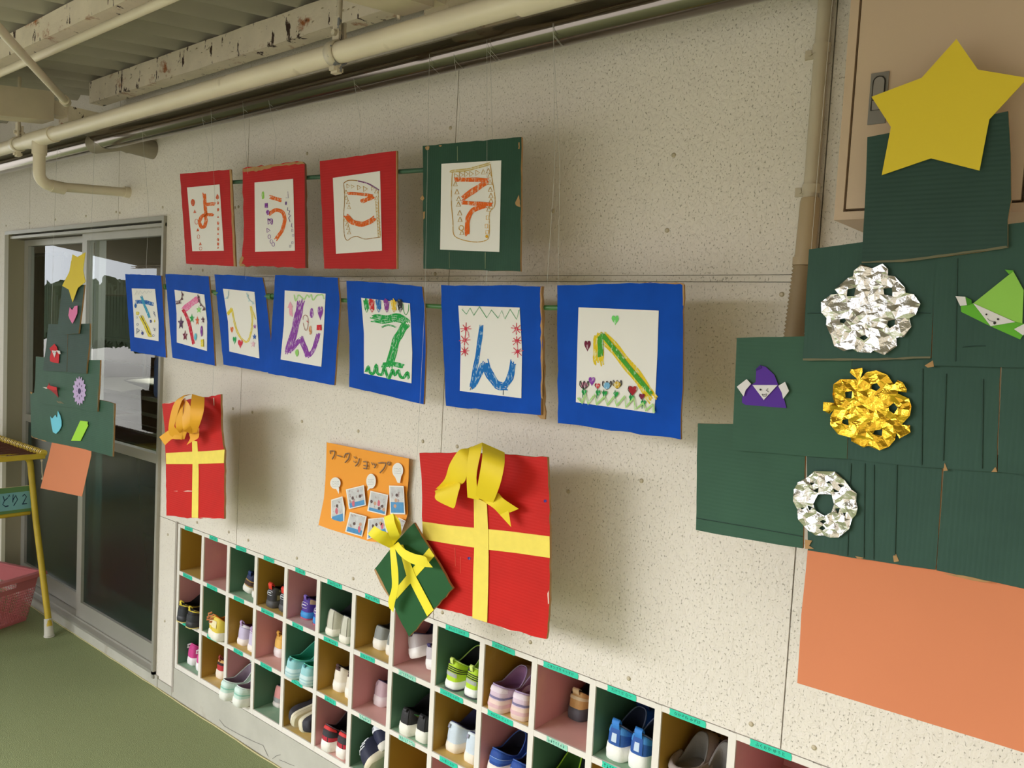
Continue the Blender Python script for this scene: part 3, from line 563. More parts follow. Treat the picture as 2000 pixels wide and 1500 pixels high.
# ------------------------------------------------------------------ shoes
NA, KR = 40, 7
def shoe_mat(rgb, rough=0.65, metal=0.0, knit=0.25): return M('shoe_%d_%d_%d_%d' % (*rgb, int(metal * 10)), rgb, rough, metal=metal, var=0.05, vscale=40, bump=knit, bscale=330, spec=0.35)
def shoe(label, group, loc, yaw=0, pitch=0, roll=0, L=.156, W=.071, hs=.019, Hh=.063, Hs=.047, Hf=.074, sole=(238, 234, 226), upper=(150, 150, 150), lining=(60, 60, 66), extra=(), side=1, name='shoe', cat='shoe', lift=0.0, rs=0.65, flare=1.0):
    L *= 1.08; W *= 1.04; hs *= 1.12; Hh *= 1.03; Hs *= 1.03; Hf *= 1.1
    root = bpy.data.objects.new(name, None); root.empty_display_size = .03; C.objects.link(root); ORI[root] = (0, 0, 0)
    tag(root, label, cat, group)
    R = Matrix.Rotation(math.radians(yaw), 4, 'Z') @ Matrix.Rotation(math.radians(pitch), 4, 'X') @ Matrix.Rotation(math.radians(roll), 4, 'Y')
    root.matrix_world = Matrix.Translation(loc) @ R
    ang = [2 * PI * i / NA for i in range(NA)]
    def base(a, sx=1.0, sy=1.0):
        y = L / 2 - L / 2 * math.cos(a) * sy; s = y / L; g = .90 - .05 * math.sin(min(1, s / .45) * PI) + .10 * max(0, min(1, (s - .35) / .35))
        sg = 1 if math.sin(a) >= 0 else -1
        return (sg * W / 2 * g * abs(math.sin(a)) ** .52 * sx + side * .004 * max(0, s - .5) * 2, y)
    yc, hl, hw = .37 * L, .30 * L, .36 * W
    def col(a, k=1.0):
        zc = Hs + (Hh - Hs) * max(0, math.cos(a)) ** 1.6 + (Hf - Hs) * max(0, -math.cos(a)) ** 1.3
        return ((1 if math.sin(a) >= 0 else -1) * abs(math.sin(a)) ** .7 * hw * k * (1 - .1 * -math.cos(a)), yc - math.cos(a) * hl * k, zc)
    def pos(a, k, off=0.0):
        t = k / KR; b = base(a, .95, .97); c = col(a); e = t ** (2.1 - .5 * max(0, math.cos(a))); zt = 1 - (1 - t) ** 1.7
        x, y = b[0] + (c[0] - b[0]) * e, b[1] + (c[1] - b[1]) * e; z = hs + (c[2] - hs) * zt
        if off:
            d = Vector((x, y - yc - (L * .2 if y > .6 * L else 0), .01)); d.z = .02 * (1 if y > .65 * L else .1); d.normalize(); x += d.x * off; y += d.y * off; z += d.z * off
        return (x, y, z)
    def part(nm, mb, rgb, rough=.65, metal=0.0, parent=root): return obj(nm, mb, shoe_mat(rgb, rough, metal) if len(rgb) == 3 else rgb, parent, org=(0, 0, 0))
    mb = MB(); rg = [[(*base(a, sx * flare if k > 0 else sx, sy), z) for a in ang] for k, (sx, sy, z) in enumerate(((.9, .96, 0.0), (1.0, 1.0, .003), (1.03, 1.015, hs * .55), (.99, .99, hs), (.93, .95, hs + .002)))]
    rg = [[(x, y, z + (.006 * max(0, (y / L - .82) / .18) ** 2 if z < hs * .6 else 0)) for x, y, z in g] for g in rg]
    mb.loft(rg); mb.add(rg[0], [tuple(range(NA))[::-1]]); mb.add(rg[-1], [tuple(range(NA))]); so_ = part('sole', mb, sole, .5)
    mb = MB(); mb.loft([[pos(a, k) for a in ang] for k in range(KR + 1)]); part('upper', mb, upper, rs)
    mb = MB(); rings = [[pos(a, KR) for a in ang], [(lambda c: (c[0] * 1.02, yc + (c[1] - yc) * 1.01, c[2] + .0022))(col(a, .97)) for a in ang], [col(a, .88) for a in ang]]
    rings.append([(lambda c: (c[0], c[1], hs + (c[2] - hs) * .5))(col(a, .9)) for a in ang]); rings.append([(lambda c: (c[0], c[1], hs + .006))(col(a, .86)) for a in ang])
    mb.loft(rings); mb.add(rings[-1], [tuple(range(NA))]); part('lining', mb, lining, .85)
    def patch(a0, a1, k0, k1, off=.0009, na=12, nk=4, slant=0.0):
        m2 = MB(); g = []
        for j in range(nk + 1):
            row = []
            for i in range(na + 1):
                f_ = i / na; a = math.radians(a0 + (a1 - a0) * f_); row.append(pos(a, max(0, min(KR, k0 + (k1 - k0) * j / nk + slant * (f_ - .5))), off))
            g.append(row)
        m2.loft(g, closed=False); return m2
    for e in extra:
        k = e[0]
        if k == 'patch': part(e[1], patch(*e[3:7], off=e[7] if len(e) > 7 else .0009, slant=e[8] if len(e) > 8 else 0), e[2])
        elif k == 'tab':
            m2 = MB(); h = col(0.0); wd = e[2] if len(e) > 2 else .006; ht = e[3] if len(e) > 3 else .012
            p = [(0, h[1] + .001, h[2] - .012), (0, h[1] - .006, h[2] - .006), (0, h[1] - .009, h[2] + ht * .6), (0, h[1] - .004, h[2] + ht), (0, h[1] + .002, h[2] + ht * .5), (0, h[1] + .004, h[2])]
            m2.loft([[(q[0] - wd, q[1], q[2]) for q in p], [(q[0] + wd, q[1], q[2]) for q in p]], closed=False, smooth=True)
            m2.loft([[(q[0] + wd, q[1] + .0012, q[2] - .0008) for q in p], [(q[0] - wd, q[1] + .0012, q[2] - .0008) for q in p]], closed=False); part('pull_tab', m2, e[1])
        elif k == 'loop':
            m2 = MB(); a = math.radians(e[2]); q = pos(a, e[3]); m2.tube([(q[0], q[1] - .001, q[2] + .008), (q[0] * 1.1, q[1] - .012, q[2] + .006), (q[0] * 1.1, q[1] - .013, q[2] - .002), (q[0], q[1] - .001, q[2] - .004)], .0034, 6); part('pull_loop', m2, e[1])
        elif k == 'tongue':
            m2 = MB(); c = col(PI); m2.loft([[(-.016, c[1] + .012, c[2] - .012), (0, c[1] + .014, c[2] - .009), (.016, c[1] + .012, c[2] - .012)], [(-.017, c[1], c[2] + .004), (0, c[1] + .002, c[2] + .007), (.017, c[1], c[2] + .004)], [(-.013, c[1] - .005, c[2] + .017), (0, c[1] - .004, c[2] + .021), (.013, c[1] - .005, c[2] + .017)]], closed=False)
            m2.loft([[(.016, c[1] + .015, c[2] - .014), (0, c[1] + .018, c[2] - .011), (-.016, c[1] + .015, c[2] - .014)], [(.013, c[1] - .002, c[2] + .017), (0, c[1], c[2] + .021), (-.013, c[1] - .002, c[2] + .017)]], closed=False); part('tongue', m2, e[1])
        elif k == 'band':
            m2 = MB(); z0, z1 = e[2] * hs, e[3] * hs; m2.loft([[(*base(a, 1.032 * flare, 1.017), z0) for a in ang], [(*base(a, 1.04 * flare, 1.02), (z0 + z1) / 2) for a in ang], [(*base(a, 1.032 * flare, 1.015), z1) for a in ang]]); part('sole_band', m2, e[1])
        elif k == 'ringmark':
            a, kk, r = math.radians(e[2]), e[3], e[4]; m2 = MB(); pts = [pos(a + math.cos(t) * r / .03, kk + math.sin(t) * r / .008, .0014) for t in [x * .3 + .6 for x in range(17)]]; m2.tube(pts, .0009, 5); m2.tube([pos(a + x * r / .03, kk, .0014) for x in (-.35, .35)], .002, 5); part('moon_mark', m2, e[1])
        elif k == 'seam':
            m2 = MB(); m2.tube([pos(math.radians(e[2]), kk, .0007) for kk in (0, 1, 2, 3, 4, 5, 6)], .0006, 5); part('seam', m2, e[1])
        elif k == 'trim':
            m2 = MB(); m2.tube([(lambda c: (c[0] * 1.01, c[1], c[2] + .002))(col(a, .98)) for a in ang], .0018, 6, closed=True); part('collar_trim', m2, e[1])
        elif k == 'strap':
            m2 = MB(); g = []
            for j in range(2): g.append([(lambda q: q)(pos(math.radians(e[2] + (e[3] - e[2]) * i / 10), e[4] + j * (e[5] - e[4]), .0022)) for i in range(11)])
            m2.loft(g, closed=False); part('strap', m2, e[1])
        elif k == 'backstrap':
            m2 = MB(); p = []
            for i in range(11):
                t = PI * i / 10; p.append((math.cos(t) * W * .47, .46 * L - math.sin(t) * .47 * L, .034 + .006 * math.sin(t)))
            m2.tube(p, .007, 8, flat=1.5); part('heel_strap', m2, e[1]); m2 = MB()
            for sx in (-1, 1): m2.tube([(sx * W * .44, .46 * L, .034), (sx * W * .52, .46 * L, .034)], .009, 12)
            part('rivet', m2, (e[2] if len(e) > 2 else e[1]))
        elif k == 'vents':
            m2 = MB()
            for a in (150, 165, 180, 195, 210):
                for kk in (2.5, 4):
                    q = pos(math.radians(a), kk, .0008); m2.add([(q[0] + .0045 * math.cos(t * PI / 4), q[1] + .0045 * math.sin(t * PI / 4), q[2] + .0005) for t in range(8)], [tuple(range(8))])
            part('vent_hole', m2, e[1])
        elif k == 'label':
            a = math.radians(e[3]); q = pos(a, e[4], .0022); o = text_part('printed_letters', e[1], e[5], q, root, shoe_mat(e[2]), xdir=(math.cos(a), math.sin(a), 0))
        elif k == 'laces':
            m2 = MB()
            for kk in (3.2, 4.2, 5.2, 6.1): m2.tube([pos(math.radians(160), kk, .0015), pos(math.radians(180), kk, .004), pos(math.radians(200), kk, .0015)], .0016, 6)
            part('laces', m2, e[1])
    return root
def pair(col, row, what, px, yaw=(0, 0), only=None, pitch=(0, 0), roll=(0, 0), lift=(0, 0), extra_label=('left', 'right'), **kw):
    pos_ = ('top', 'middle', 'bottom')[row]; z = FLR[row] + .0008
    grp = '%s in cubby %s' % (what, pos_)
    for i in range(len(px)):
        p = PZ(px[i][0], px[i][1], z); lab = '%s shoe of the %s' % (extra_label[i], what)
        # the two shoes stay between their own partitions
        lo, hi = SX0 + col * SPX + BT + .038, SX0 + (col + 1) * SPX - .037
        x = max(lo, min(hi, p[0])); y = p[1]
        if x != p[0]: y = max(-.05, min(.1, D * (x / P(px[i][0], px[i][1], 0)[0] - 1)))
        if i == 0: y0 = y
        elif abs(x - hi) > .012 or abs(y - y0) > .01: x, y = hi, y0 - .006
        k2 = {k: v for k, v in kw.items() if k != 'free'}
        shoe(lab, None, (x, y, z + lift[i]), yaw=yaw[i], pitch=pitch[i], roll=roll[i], side=(1, -1)[i], **k2)
# top row
pair(2, 0, 'navy and gold pair leaning in the third cubby', [(478, 1160), (492, 1166)], roll=(14, 4), yaw=(4, 0), lift=(.006, .0), upper=(44, 50, 84), lining=(26, 30, 46), extra=[('patch', 'heel_patch', (188, 152, 84), -75, 75, .2, 2.6), ('patch', 'dark_patch', (74, 52, 44), -20, 40, .6, 2.2, .0016), ('tab', (40, 60, 110), .007, .012)])
pair(3, 0, 'dark camouflage pair with red pull tabs', [(524, 1187), (549, 1197)], upper=(70, 66, 54), sole=(84, 82, 84), lining=(28, 27, 28), extra=[('tab', (226, 62, 44), .009, .016), ('patch', 'heel_patch', (52, 50, 54), -28, 28, .2, 5.2), ('ringmark', (210, 214, 222), 0, 3.0, .0075), ('patch', 'camouflage_patch', (146, 134, 92), 34, 66, .5, 2.4), ('patch', 'camouflage_patch', (130, 122, 84), 40, 90, 4.2, 5.8)])
pair(4, 0, 'purple pair with bright blue heels', [(592, 1209), (612, 1223)], upper=(84, 58, 150), sole=(64, 150, 220), lining=(44, 26, 70), extra=[('band', (190, 90, 120), .02, .22), ('patch', 'beige_patch', (206, 178, 140), 22, 66, 3.2, 6.2), ('ringmark', (226, 220, 240), 0, 2.4, .0085), ('patch', 'heel_patch', (70, 46, 130), -24, 20, 4.8, 6.6), ('tab', (120, 96, 176), .006, .01)])
pair(5, 0, 'pale grey pair with thick white soles', [(641, 1236), (667, 1247)], yaw=(-1, -1), upper=(206, 202, 186), sole=(242, 236, 222), lining=(58, 58, 66), Hh=.074, extra=[('seam', (150, 146, 132), 12), ('seam', (160, 156, 142), -8), ('tongue', (66, 66, 74))])
pair(6, 0, 'mid grey slip pair with white soles', [(734, 1269), (757, 1277)], yaw=(-1, -1), upper=(146, 148, 146), sole=(240, 234, 224), lining=(52, 52, 54), hs=.026, extra=[('seam', (190, 200, 206), -8), ('patch', 'heel_cap', (162, 164, 160), -46, 46, 5.4, 6.9)])
pair(7, 0, 'light grey pair with navy strap tucked behind the green present', [(808, 1272), (832, 1297)], yaw=(-1, -1), roll=(-22, -12), lift=(.02, .012), upper=(196, 188, 192), sole=(244, 240, 238), lining=(44, 40, 66), hs=.024, extra=[('tab', (58, 50, 96), .006, .004), ('patch', 'navy_collar', (64, 58, 96), -100, 100, 5.8, 7)])
pair(8, 0, 'lime green pair with black stripes', [(877, 1347), (915, 1363)], yaw=(-1, -1), upper=(186, 220, 50), sole=(244, 244, 240), lining=(26, 28, 30), Hh=.07, extra=[('patch', 'stripe', (34, 40, 32), -70, 70, 3.6, 3.95, .0014, -1.2), ('patch', 'stripe', (34, 40, 32), -70, 70, 3.0, 3.3, .0014, -1.2), ('patch', 'stripe', (34, 40, 32), -70, 70, 2.4, 2.7, .0014, -1.2), ('patch', 'grey_band', (178, 180, 176), -70, 20, 1.4, 2.4, .0011, -.8), ('patch', 'heel_patch', (40, 38, 48), -30, 0, 4.6, 6.4, .0013), ('tab', (214, 232, 120), .005, .01), ('trim', (206, 232, 120)), ('band', (70, 72, 72), 0, .2)])
pair(9, 0, 'pale lavender pair splayed apart', [(962, 1392), (1009, 1408)], yaw=(-1, 8), upper=(216, 192, 208), sole=(236, 208, 196), lining=(148, 106, 146), W=.074, Hh=.06, hs=.027, extra=[('patch', 'purple_stripe', (128, 120, 156), -80, 110, .5, 1.3, .0013, -.6), ('band', (226, 184, 190), .45, .75), ('trim', (170, 150, 186)), ('patch', 'heel_cap', (230, 214, 224), -42, 42, 3.2, 6.8, .0016)])
pair(10, 0, 'gold pair with dark grey soles pushed far back', [(1119, 1408), (1144, 1426)], yaw=(-1, -1), upper=(206, 164, 106), sole=(92, 92, 100), lining=(36, 28, 26), hs=.026, rs=.3, Hh=.068, extra=[('patch', 'heel_patch', (222, 206, 170), -60, 60, 2.6, 3.8, .0014), ('tab', (228, 204, 160), .009, .008), ('patch', 'dark_spot', (44, 30, 26), -34, -8, 4.2, 5.6, .0016)])
pair(11, 0, 'bright blue pair with white soles', [(1196, 1487), (1240, 1506)], yaw=(-1, -1), upper=(46, 92, 166), sole=(246, 244, 238), lining=(20, 26, 48), W=.073, hs=.03, Hh=.074, extra=[('patch', 'heel_panel', (70, 138, 206), -60, 60, 3.2, 6.9, .0012, .4), ('tab', (58, 130, 210), .009, .016), ('patch', 'heel_strip', (40, 84, 160), -12, 10, .4, 5.4, .0018), ('patch', 'white_mark', (200, 216, 236), -3, 2, .9, 3.2, .0023), ('tongue', (30, 48, 96)), ('trim', (90, 96, 120))])
pair(12, 0, 'grey rubber clogs', [(1322, 1510), (1404, 1530)], yaw=(-1, 6), upper=(168, 152, 144), sole=(178, 166, 158), lining=(130, 126, 122), Hh=.034, Hs=.034, Hf=.075, W=.07, extra=[('backstrap', (160, 146, 138), (226, 226, 224)), ('vents', (60, 52, 50)), ('patch', 'white_label', (232, 236, 240), -16, 16, 2.4, 6.4, .002)], free=False)
# middle row
pair(0, 1, 'black rubber pair with yellow straps', [(350, 1205), (383, 1215)], yaw=(8, 2), upper=(46, 44, 46), sole=(62, 62, 66), lining=(30, 24, 26), extra=[('tab', (232, 208, 66), .005, .012), ('patch', 'yellow_band', (226, 204, 70), -120, 120, 4.6, 5.4, .0016), ('patch', 'yellow_collar', (216, 196, 70), 20, 110, 6.2, 7, .0013), ('patch', 'rubber_bumper', (56, 58, 62), -70, 70, .2, 2.8, .002), ('band', (214, 196, 120), 0, .16)])
pair(1, 1, 'yellow pair with orange lining', [(411, 1247), (432, 1256)], yaw=(-1, -1), upper=(234, 208, 84), sole=(246, 240, 226), lining=(222, 130, 44), W=.084, Hh=.076, hs=.026, extra=[('patch', 'heel_strip', (240, 200, 40), -34, -10, .4, 6.4, .0013), ('loop', (226, 150, 100), -20, 6.2), ('loop', (222, 140, 92), -24, 3.6), ('patch', 'pale_mark', (240, 226, 180), -20, 8, 1.4, 4.2, .0016)])
pair(2, 1, 'lilac pair with plum lining', [(467, 1260), (484, 1271)], upper=(206, 194, 222), sole=(244, 232, 226), lining=(96, 44, 84), Hh=.068, extra=[('tab', (190, 158, 206), .005, .014), ('patch', 'heel_cap', (234, 228, 240), -60, 90, 4.6, 6.6, .0014), ('patch', 'grey_seam', (164, 152, 186), -80, 80, 4.2, 4.6, .0011)])
pair(3, 1, 'mustard orange pair with white soles', [(539, 1284), (552, 1293)], upper=(230, 178, 88), sole=(236, 226, 226), lining=(134, 82, 36), hs=.026, Hh=.072, extra=[('tab', (214, 156, 64), .006, .012), ('patch', 'heel_patch', (238, 190, 100), -50, 50, .4, 3.2, .0013)])
pair(4, 1, 'teal and mint pair sticking out of the shelf', [(562, 1324), (590, 1341)], yaw=(-1, -1), upper=(156, 208, 212), sole=(206, 228, 228), lining=(42, 150, 124), W=.076, hs=.028, Hh=.058, Hf=.08, extra=[('trim', (112, 216, 194)), ('band', (170, 206, 212), .3, .42), ('band', (170, 206, 212), .6, .72), ('tab', (90, 150, 160), .004, .004), ('tongue', (70, 130, 134)), ('patch', 'heel_cap', (126, 198, 200), -60, 60, 4.6, 6.6, .0014)])
pair(5, 1, 'cream white pair with dark brown trim', [(655, 1351), (684, 1360)], yaw=(-1, -1), upper=(236, 226, 212), sole=(244, 238, 228), lining=(46, 36, 40), hs=.026, Hh=.072, extra=[('tab', (70, 44, 44), .006, .008), ('patch', 'brown_patch', (72, 48, 50), 58, 96, 2.4, 4.4, .0014), ('patch', 'pull_patch', (80, 52, 50), -12, 8, 4, 6.6, .0016)])
pair(6, 1, 'dusty mauve pair with pale soles', [(735, 1380), (758, 1398)], yaw=(-1, -1), upper=(204, 178, 188), sole=(226, 212, 214), lining=(66, 54, 86), hs=.026, Hh=.07, extra=[('seam', (150, 120, 136), -14), ('patch', 'gold_eyelet', (214, 180, 150), 40, 52, 3.2, 4.2, .0016), ('patch', 'heel_patch', (190, 160, 176), -24, -4, 3.2, 5.4, .0013)])
pair(7, 1, 'black pair with green flashes and white soles', [(786, 1437), (818, 1451)], yaw=(-1, -1), upper=(46, 44, 46), sole=(240, 236, 224), lining=(22, 20, 22), hs=.028, Hh=.068, extra=[('patch', 'green_flash', (104, 214, 126), 36, 84, 4.4, 4.8, .0014, -.5), ('patch', 'green_flash', (150, 214, 96), 42, 88, 3.8, 4.1, .0014, -.5), ('patch', 'gold_flash', (216, 178, 80), 46, 84, 3.2, 3.5, .0014, -.4), ('seam', (22, 20, 22), 12), ('tab', (60, 58, 60), .006, .002)])
pair(8, 1, 'silver blue pair with grey bows', [(878, 1470), (909, 1492)], yaw=(-1, -1), upper=(208, 220, 232), sole=(240, 228, 210), lining=(54, 54, 92), Hh=.074, hs=.022, extra=[('patch', 'grey_bow', (150, 150, 168), -24, -4, 3.6, 5.2, .003), ('patch', 'collar_band', (222, 232, 238), -70, 70, 5.2, 7, .0016)])
pair(9, 1, 'royal blue pair with cream rounded soles', [(962, 1500), (1014, 1520)], yaw=(-1, -1), upper=(36, 74, 152), sole=(232, 222, 212), lining=(16, 18, 34), W=.074, hs=.032, Hh=.068, flare=1.06, extra=[('patch', 'stitched_band', (52, 92, 170), -90, 90, 1.2, 2.6, .0014), ('patch', 'pale_piping', (150, 176, 214), -90, 90, 2.6, 2.8, .0017), ('trim', (60, 96, 170))])
pair(10, 1, 'charcoal pair with lime lining', [(1072, 1535), (1120, 1560)], yaw=(-1, -1), upper=(70, 74, 80), sole=(226, 226, 222), lining=(58, 96, 30), W=.074, Hh=.07, Hf=.09, extra=[('patch', 'white_stripe', (226, 226, 226), -90, -40, 1, 6, .0014), ('trim', (176, 216, 50)), ('tongue', (60, 62, 70))])
# bottom row
pair(0, 2, 'magenta pair with white soles', [(369, 1297), (383, 1306)], upper=(206, 62, 138), sole=(246, 240, 242), lining=(126, 28, 80), hs=.024, Hh=.07, extra=[('loop', (240, 226, 234), -36, 4.6), ('trim', (224, 80, 150)), ('patch', 'heel_cap', (216, 72, 146), -40, 40, .4, 3.4, .0012)])
pair(1, 2, 'red and gold pair with beige laces', [(425, 1326), (440, 1333)], upper=(190, 56, 62), sole=(242, 228, 212), lining=(70, 26, 28), hs=.026, Hh=.064, extra=[('tab', (160, 60, 50), .004, .018), ('patch', 'gold_panel', (216, 170, 100), -50, 60, 4.2, 6.9, .0016), ('patch', 'dark_band', (52, 34, 34), -50, 90, 2.6, 4.1, .0014)])
pair(2, 2, 'pale mint pair sticking out of the bottom row', [(432, 1364), (458, 1384)], yaw=(-1, -1), upper=(202, 226, 214), sole=(236, 236, 226), lining=(148, 132, 148), W=.076, hs=.024, Hh=.06, Hf=.08, extra=[('trim', (222, 236, 230)), ('patch', 'mint_stripe', (150, 204, 184), -80, 90, 1.6, 2.3, .0013, -.8), ('patch', 'heel_cap', (214, 234, 226), -50, 50, 3.4, 6.8, .0014), ('tongue', (206, 222, 216))])
pair(3, 2, 'pink pair with grey soles', [(537, 1382), (551, 1390)], upper=(222, 150, 146), sole=(214, 206, 198), lining=(78, 84, 86), hs=.014, Hh=.066, extra=[('patch', 'grey_band', (160, 160, 158), -100, 100, .1, 1.4, .0014), ('patch', 'pale_patch', (214, 206, 206), 16, 70, 4.6, 6.4, .0014)])
pair(5, 2, 'red and charcoal pair with white soles', [(632, 1468), (661, 1487)], yaw=(-1, -1), upper=(70, 42, 48), sole=(246, 240, 230), lining=(26, 20, 24), hs=.027, Hh=.072, Hf=.09, extra=[('patch', 'heel_cap', (212, 54, 54), -46, 46, 4.4, 7, .0014), ('patch', 'charcoal_band', (56, 56, 62), -90, 90, 1.6, 3.6, .0013), ('patch', 'red_band', (190, 48, 64), -100, 100, .2, 1.5, .0011), ('trim', (90, 70, 76)), ('tongue', (60, 44, 50))])
# black slip-ons standing on edge, sole to sole
zb5 = FLR[2]; x5 = SX0 + 4 * SPX + BT
for i, (dx, rl, yw) in enumerate(((.063, 78, -6), (.086, -76, -6))):
    shoe('%s black canvas slip-on stood on its edge in the mustard cubby of the bottom row' % ('left' if i == 0 else 'right'), 'black slip-ons on edge', (x5 + dx, -.006, zb5 + .037), yaw=yw, roll=-rl if i == 0 else -rl, upper=(56, 54, 62), sole=(232, 222, 196), lining=(40, 34, 46), hs=.018, Hh=.046, Hs=.042, Hf=.056, W=.068, side=1 if i else -1, extra=[('band', (208, 196, 160), .4, .5)])
# navy pair thrown in sideways
x7 = SX0 + 6 * SPX + BT
shoe('navy sneaker with white heel tab lying on its side at the bottom row', 'navy sneakers thrown in sideways', (x7 + .092, .03, FLR[2] + .062), yaw=-14, roll=-50, pitch=4, upper=(40, 42, 66), sole=(226, 218, 206), lining=(30, 30, 44), Hh=.074, extra=[('patch', 'heel_tab', (226, 226, 230), -36, 36, 3.6, 6.9, .0016), ('label', 'NB', (36, 38, 70), 0, 4.9, .012)])
shoe('navy sneaker turned with its cream toe cap to the front of the bottom row', 'navy sneakers thrown in sideways', (x7 + .100, .155, FLR[2] + .034), yaw=178, roll=62, upper=(44, 46, 66), sole=(228, 216, 190), lining=(30, 30, 44), L=.15, Hh=.07, extra=[('laces', (232, 232, 236))])
# little dark slippers drying behind the glass
for i in range(5):
    x = -5.62 + i * .115; k = i % 2
    shoe('little dark slipper hanging from the drying rod behind the glass, %s from the left' % ('first', 'second', 'third', 'fourth', 'last')[i], 'slippers on the drying rod', (x, .6, H + .32), yaw=10 * (k - .5), pitch=-100, upper=(44, 40, 54), sole=(60, 52, 50), lining=(214, 206, 198), L=.17, name='slipper', cat='slipper', Hh=.05, Hf=.06, extra=[('patch', 'white_top', (226, 220, 212), -60, 60, 3, 6.8, .0014)])
# ------------------------------------------------------------------ hanging letter boards
BY0 = -.172
PAINT = {'red': M('red_painted_cardboard', (186, 42, 44), 0.7, spec=.15, var=.08, vscale=14, lines=('Z', 48, .12)),
         'green': M('green_painted_cardboard', (44, 76, 60), 0.62, spec=.2, var=.1, vscale=16, lines=('X', 48, .2)),
         'blue': M('blue_painted_cardboard', (12, 74, 178), 0.7, spec=.12, var=.12, vscale=16, lines=('X', 48, .08))}
OR, PU, BR = (232, 104, 34), (134, 58, 160), (196, 152, 74)
rod1 = MB(); a, b = P(375, 361, -.16), P(1000, 321, -.16); rod1.tube([a, P(640, 344.5, -.16), b], .0055, 10)
BAM = M('green_bamboo_rod', (58, 92, 70), 0.4, spec=.4, var=.1, vscale=30)
tag(obj('garden_pole', rod1, BAM, org=a), 'thin dark green pole joining the red and green letter boards of the upper row', 'pole')
rod2 = MB(); a, b = P(262, 556, -.16), P(1290, 603, -.16); rod2.tube([a, P(430, 571, -.16), P(860, 599, -.16), b], .0055, 10)
for u, v in ((322, 560), (424, 572), (525, 579)): q = P(u, v, -.163); rod2.tube([(q[0] - .012, -.16, q[2]), (q[0] + .012, -.16, q[2])], .009, 8)
tag(obj('garden_pole', rod2, M('green_bamboo_rod_light', (74, 120, 70), 0.35, spec=.4), org=a), 'thin green pole joining the blue letter boards of the lower row', 'pole')
def board(label, paint, tr, outline, paper, draw, y=BY0, t=.005, extra=None, amp=.0009):
    o = XZ(outline, tr, y); cx = sum(p[0] for p in o) / len(o); cz = min(p[1] for p in o)
    r = thing('letter_board', label, 'sign', (cx, y, cz), 'hanging letter boards')
    mb = MB(); mb.prism(rough(o, .02, amp), y, t, 0, 1); obj('cardboard', mb, [PAINT[paint], KRAFT], r)
    # back liner shows a strip of bare cardboard at the right edge
    yp = y - .0012
    if extra: extra(r, y)
    mb = MB(); pp = XZ(paper, tr, yp); mb.prism(pp, yp, .0007); pr = obj('drawing_sheet', mb, PAPER, r)
    layers = {}
    def put(col, kind, *a, part='crayon_drawing', lay=None, **k):
        key = (col, part)
        if key not in layers: layers[key] = [MB(), yp - .0003 - .00018 * (len(layers) if lay is None else lay)]
        layers[key][1] -= .000013; m2, yy = layers[key]
        if kind == 'st': stroke(m2, a[0], a[1], tr, yy, **k)
        else: shape(m2, kind, a[0], a[1], tr, yy, **k)
    draw(put)
    for (col, part), (m2, yy) in layers.items():
        if m2.v: obj(part, m2, crayon(col), pr)
    return r
LET = 'crayon_letter'
def d_yo(p):
    p(OR, 'st', [(255, 510), (263, 600), (268, 700), (270, 750), (258, 792), (235, 798), (218, 770), (220, 735), (245, 700), (285, 693), (333, 692)], 23, part=LET, n=3); p(OR, 'st', [(265, 606), (350, 600)], 23, part=LET, n=3)
    C2 = (214, 96, 60)
    p(C2, 'dot', (160, 588), 17, sy=1.8); p(C2, 'tri', (175, 665), 14, sy=1.5); p(C2, 'odot', (190, 752), 14, sy=1.6); p(C2, 'tri', (201, 822), 13); p(C2, 'odot', (207, 880), 11, sy=1.6); p(C2, 'tri', (222, 940), 13); p(C2, 'odot', (225, 980), 12, sy=1.2)
    p(C2, 'dot', (368, 545), 14, sy=1.4); p(C2, 'tri', (367, 525), 9)
    for i, z in enumerate((592, 650, 712, 765, 812, 855, 905, 942, 972)): p(C2, ('dot', 'dot', 'tri')[i % 3], (373, z), 9, sy=1.6) if i % 3 < 2 else p(C2, 'tri', (373, z), 9)
board('red cardboard board with orange hiragana yo, leftmost of the upper row', 'red', A_, [(50, 345), (120, 340), (480, 308), (500, 700), (522, 1132), (102, 1108)], [(110, 462), (385, 435), (422, 998), (155, 1003)], d_yo, extra=lambda r, y: obj('bare_edge', MB().prism(rough(XZ([(470, 312), (486, 310), (524, 1132), (506, 1131)], A_, y - .0006), .02, .0014), y - .0006, .0008), KRAFT, r))
def d_u(p):
    p(OR, 'st', [(812, 542), (916, 572)], 26, part=LET, n=3); p(OR, 'st', [(808, 690), (850, 657), (905, 660), (935, 700), (936, 760), (915, 830), (865, 902)], 25, part=LET, n=3)
    p((150, 206, 92), 'dot', (755, 530), 12, sy=3)
    p(PU, 'sq', (783, 615), 13, sy=1.5); p(PU, 'dot', (796, 672), 15, sy=1.5); p(PU, 'rtri', (812, 750), 24); p(PU, 'st', [(800, 725), (830, 775), (832, 730), (800, 735)], 8); p(PU, 'rtri', (800, 826), 18)
    for q in ((808, 880), (826, 920), (842, 945)): p(PU, 'odot', q, 12, sy=1.4)
    C2 = (108, 74, 140)
    p(C2, 'st', [(965, 495), (970, 550), (948, 550)], 4, smooth=False); p(C2, 'dot', (950, 596), 8, sy=2)
    p(C2, 'st', [(965, 630), (960, 655), (982, 660), (972, 690), (990, 700), (972, 720), (985, 755)], 6, smooth=False); p(C2, 'st', [(1000, 765), (995, 795), (1008, 800)], 5, smooth=False)
    for q in ((1003, 826), (1010, 868), (1004, 930), (985, 960)): p(C2, 'osq', q, 9)
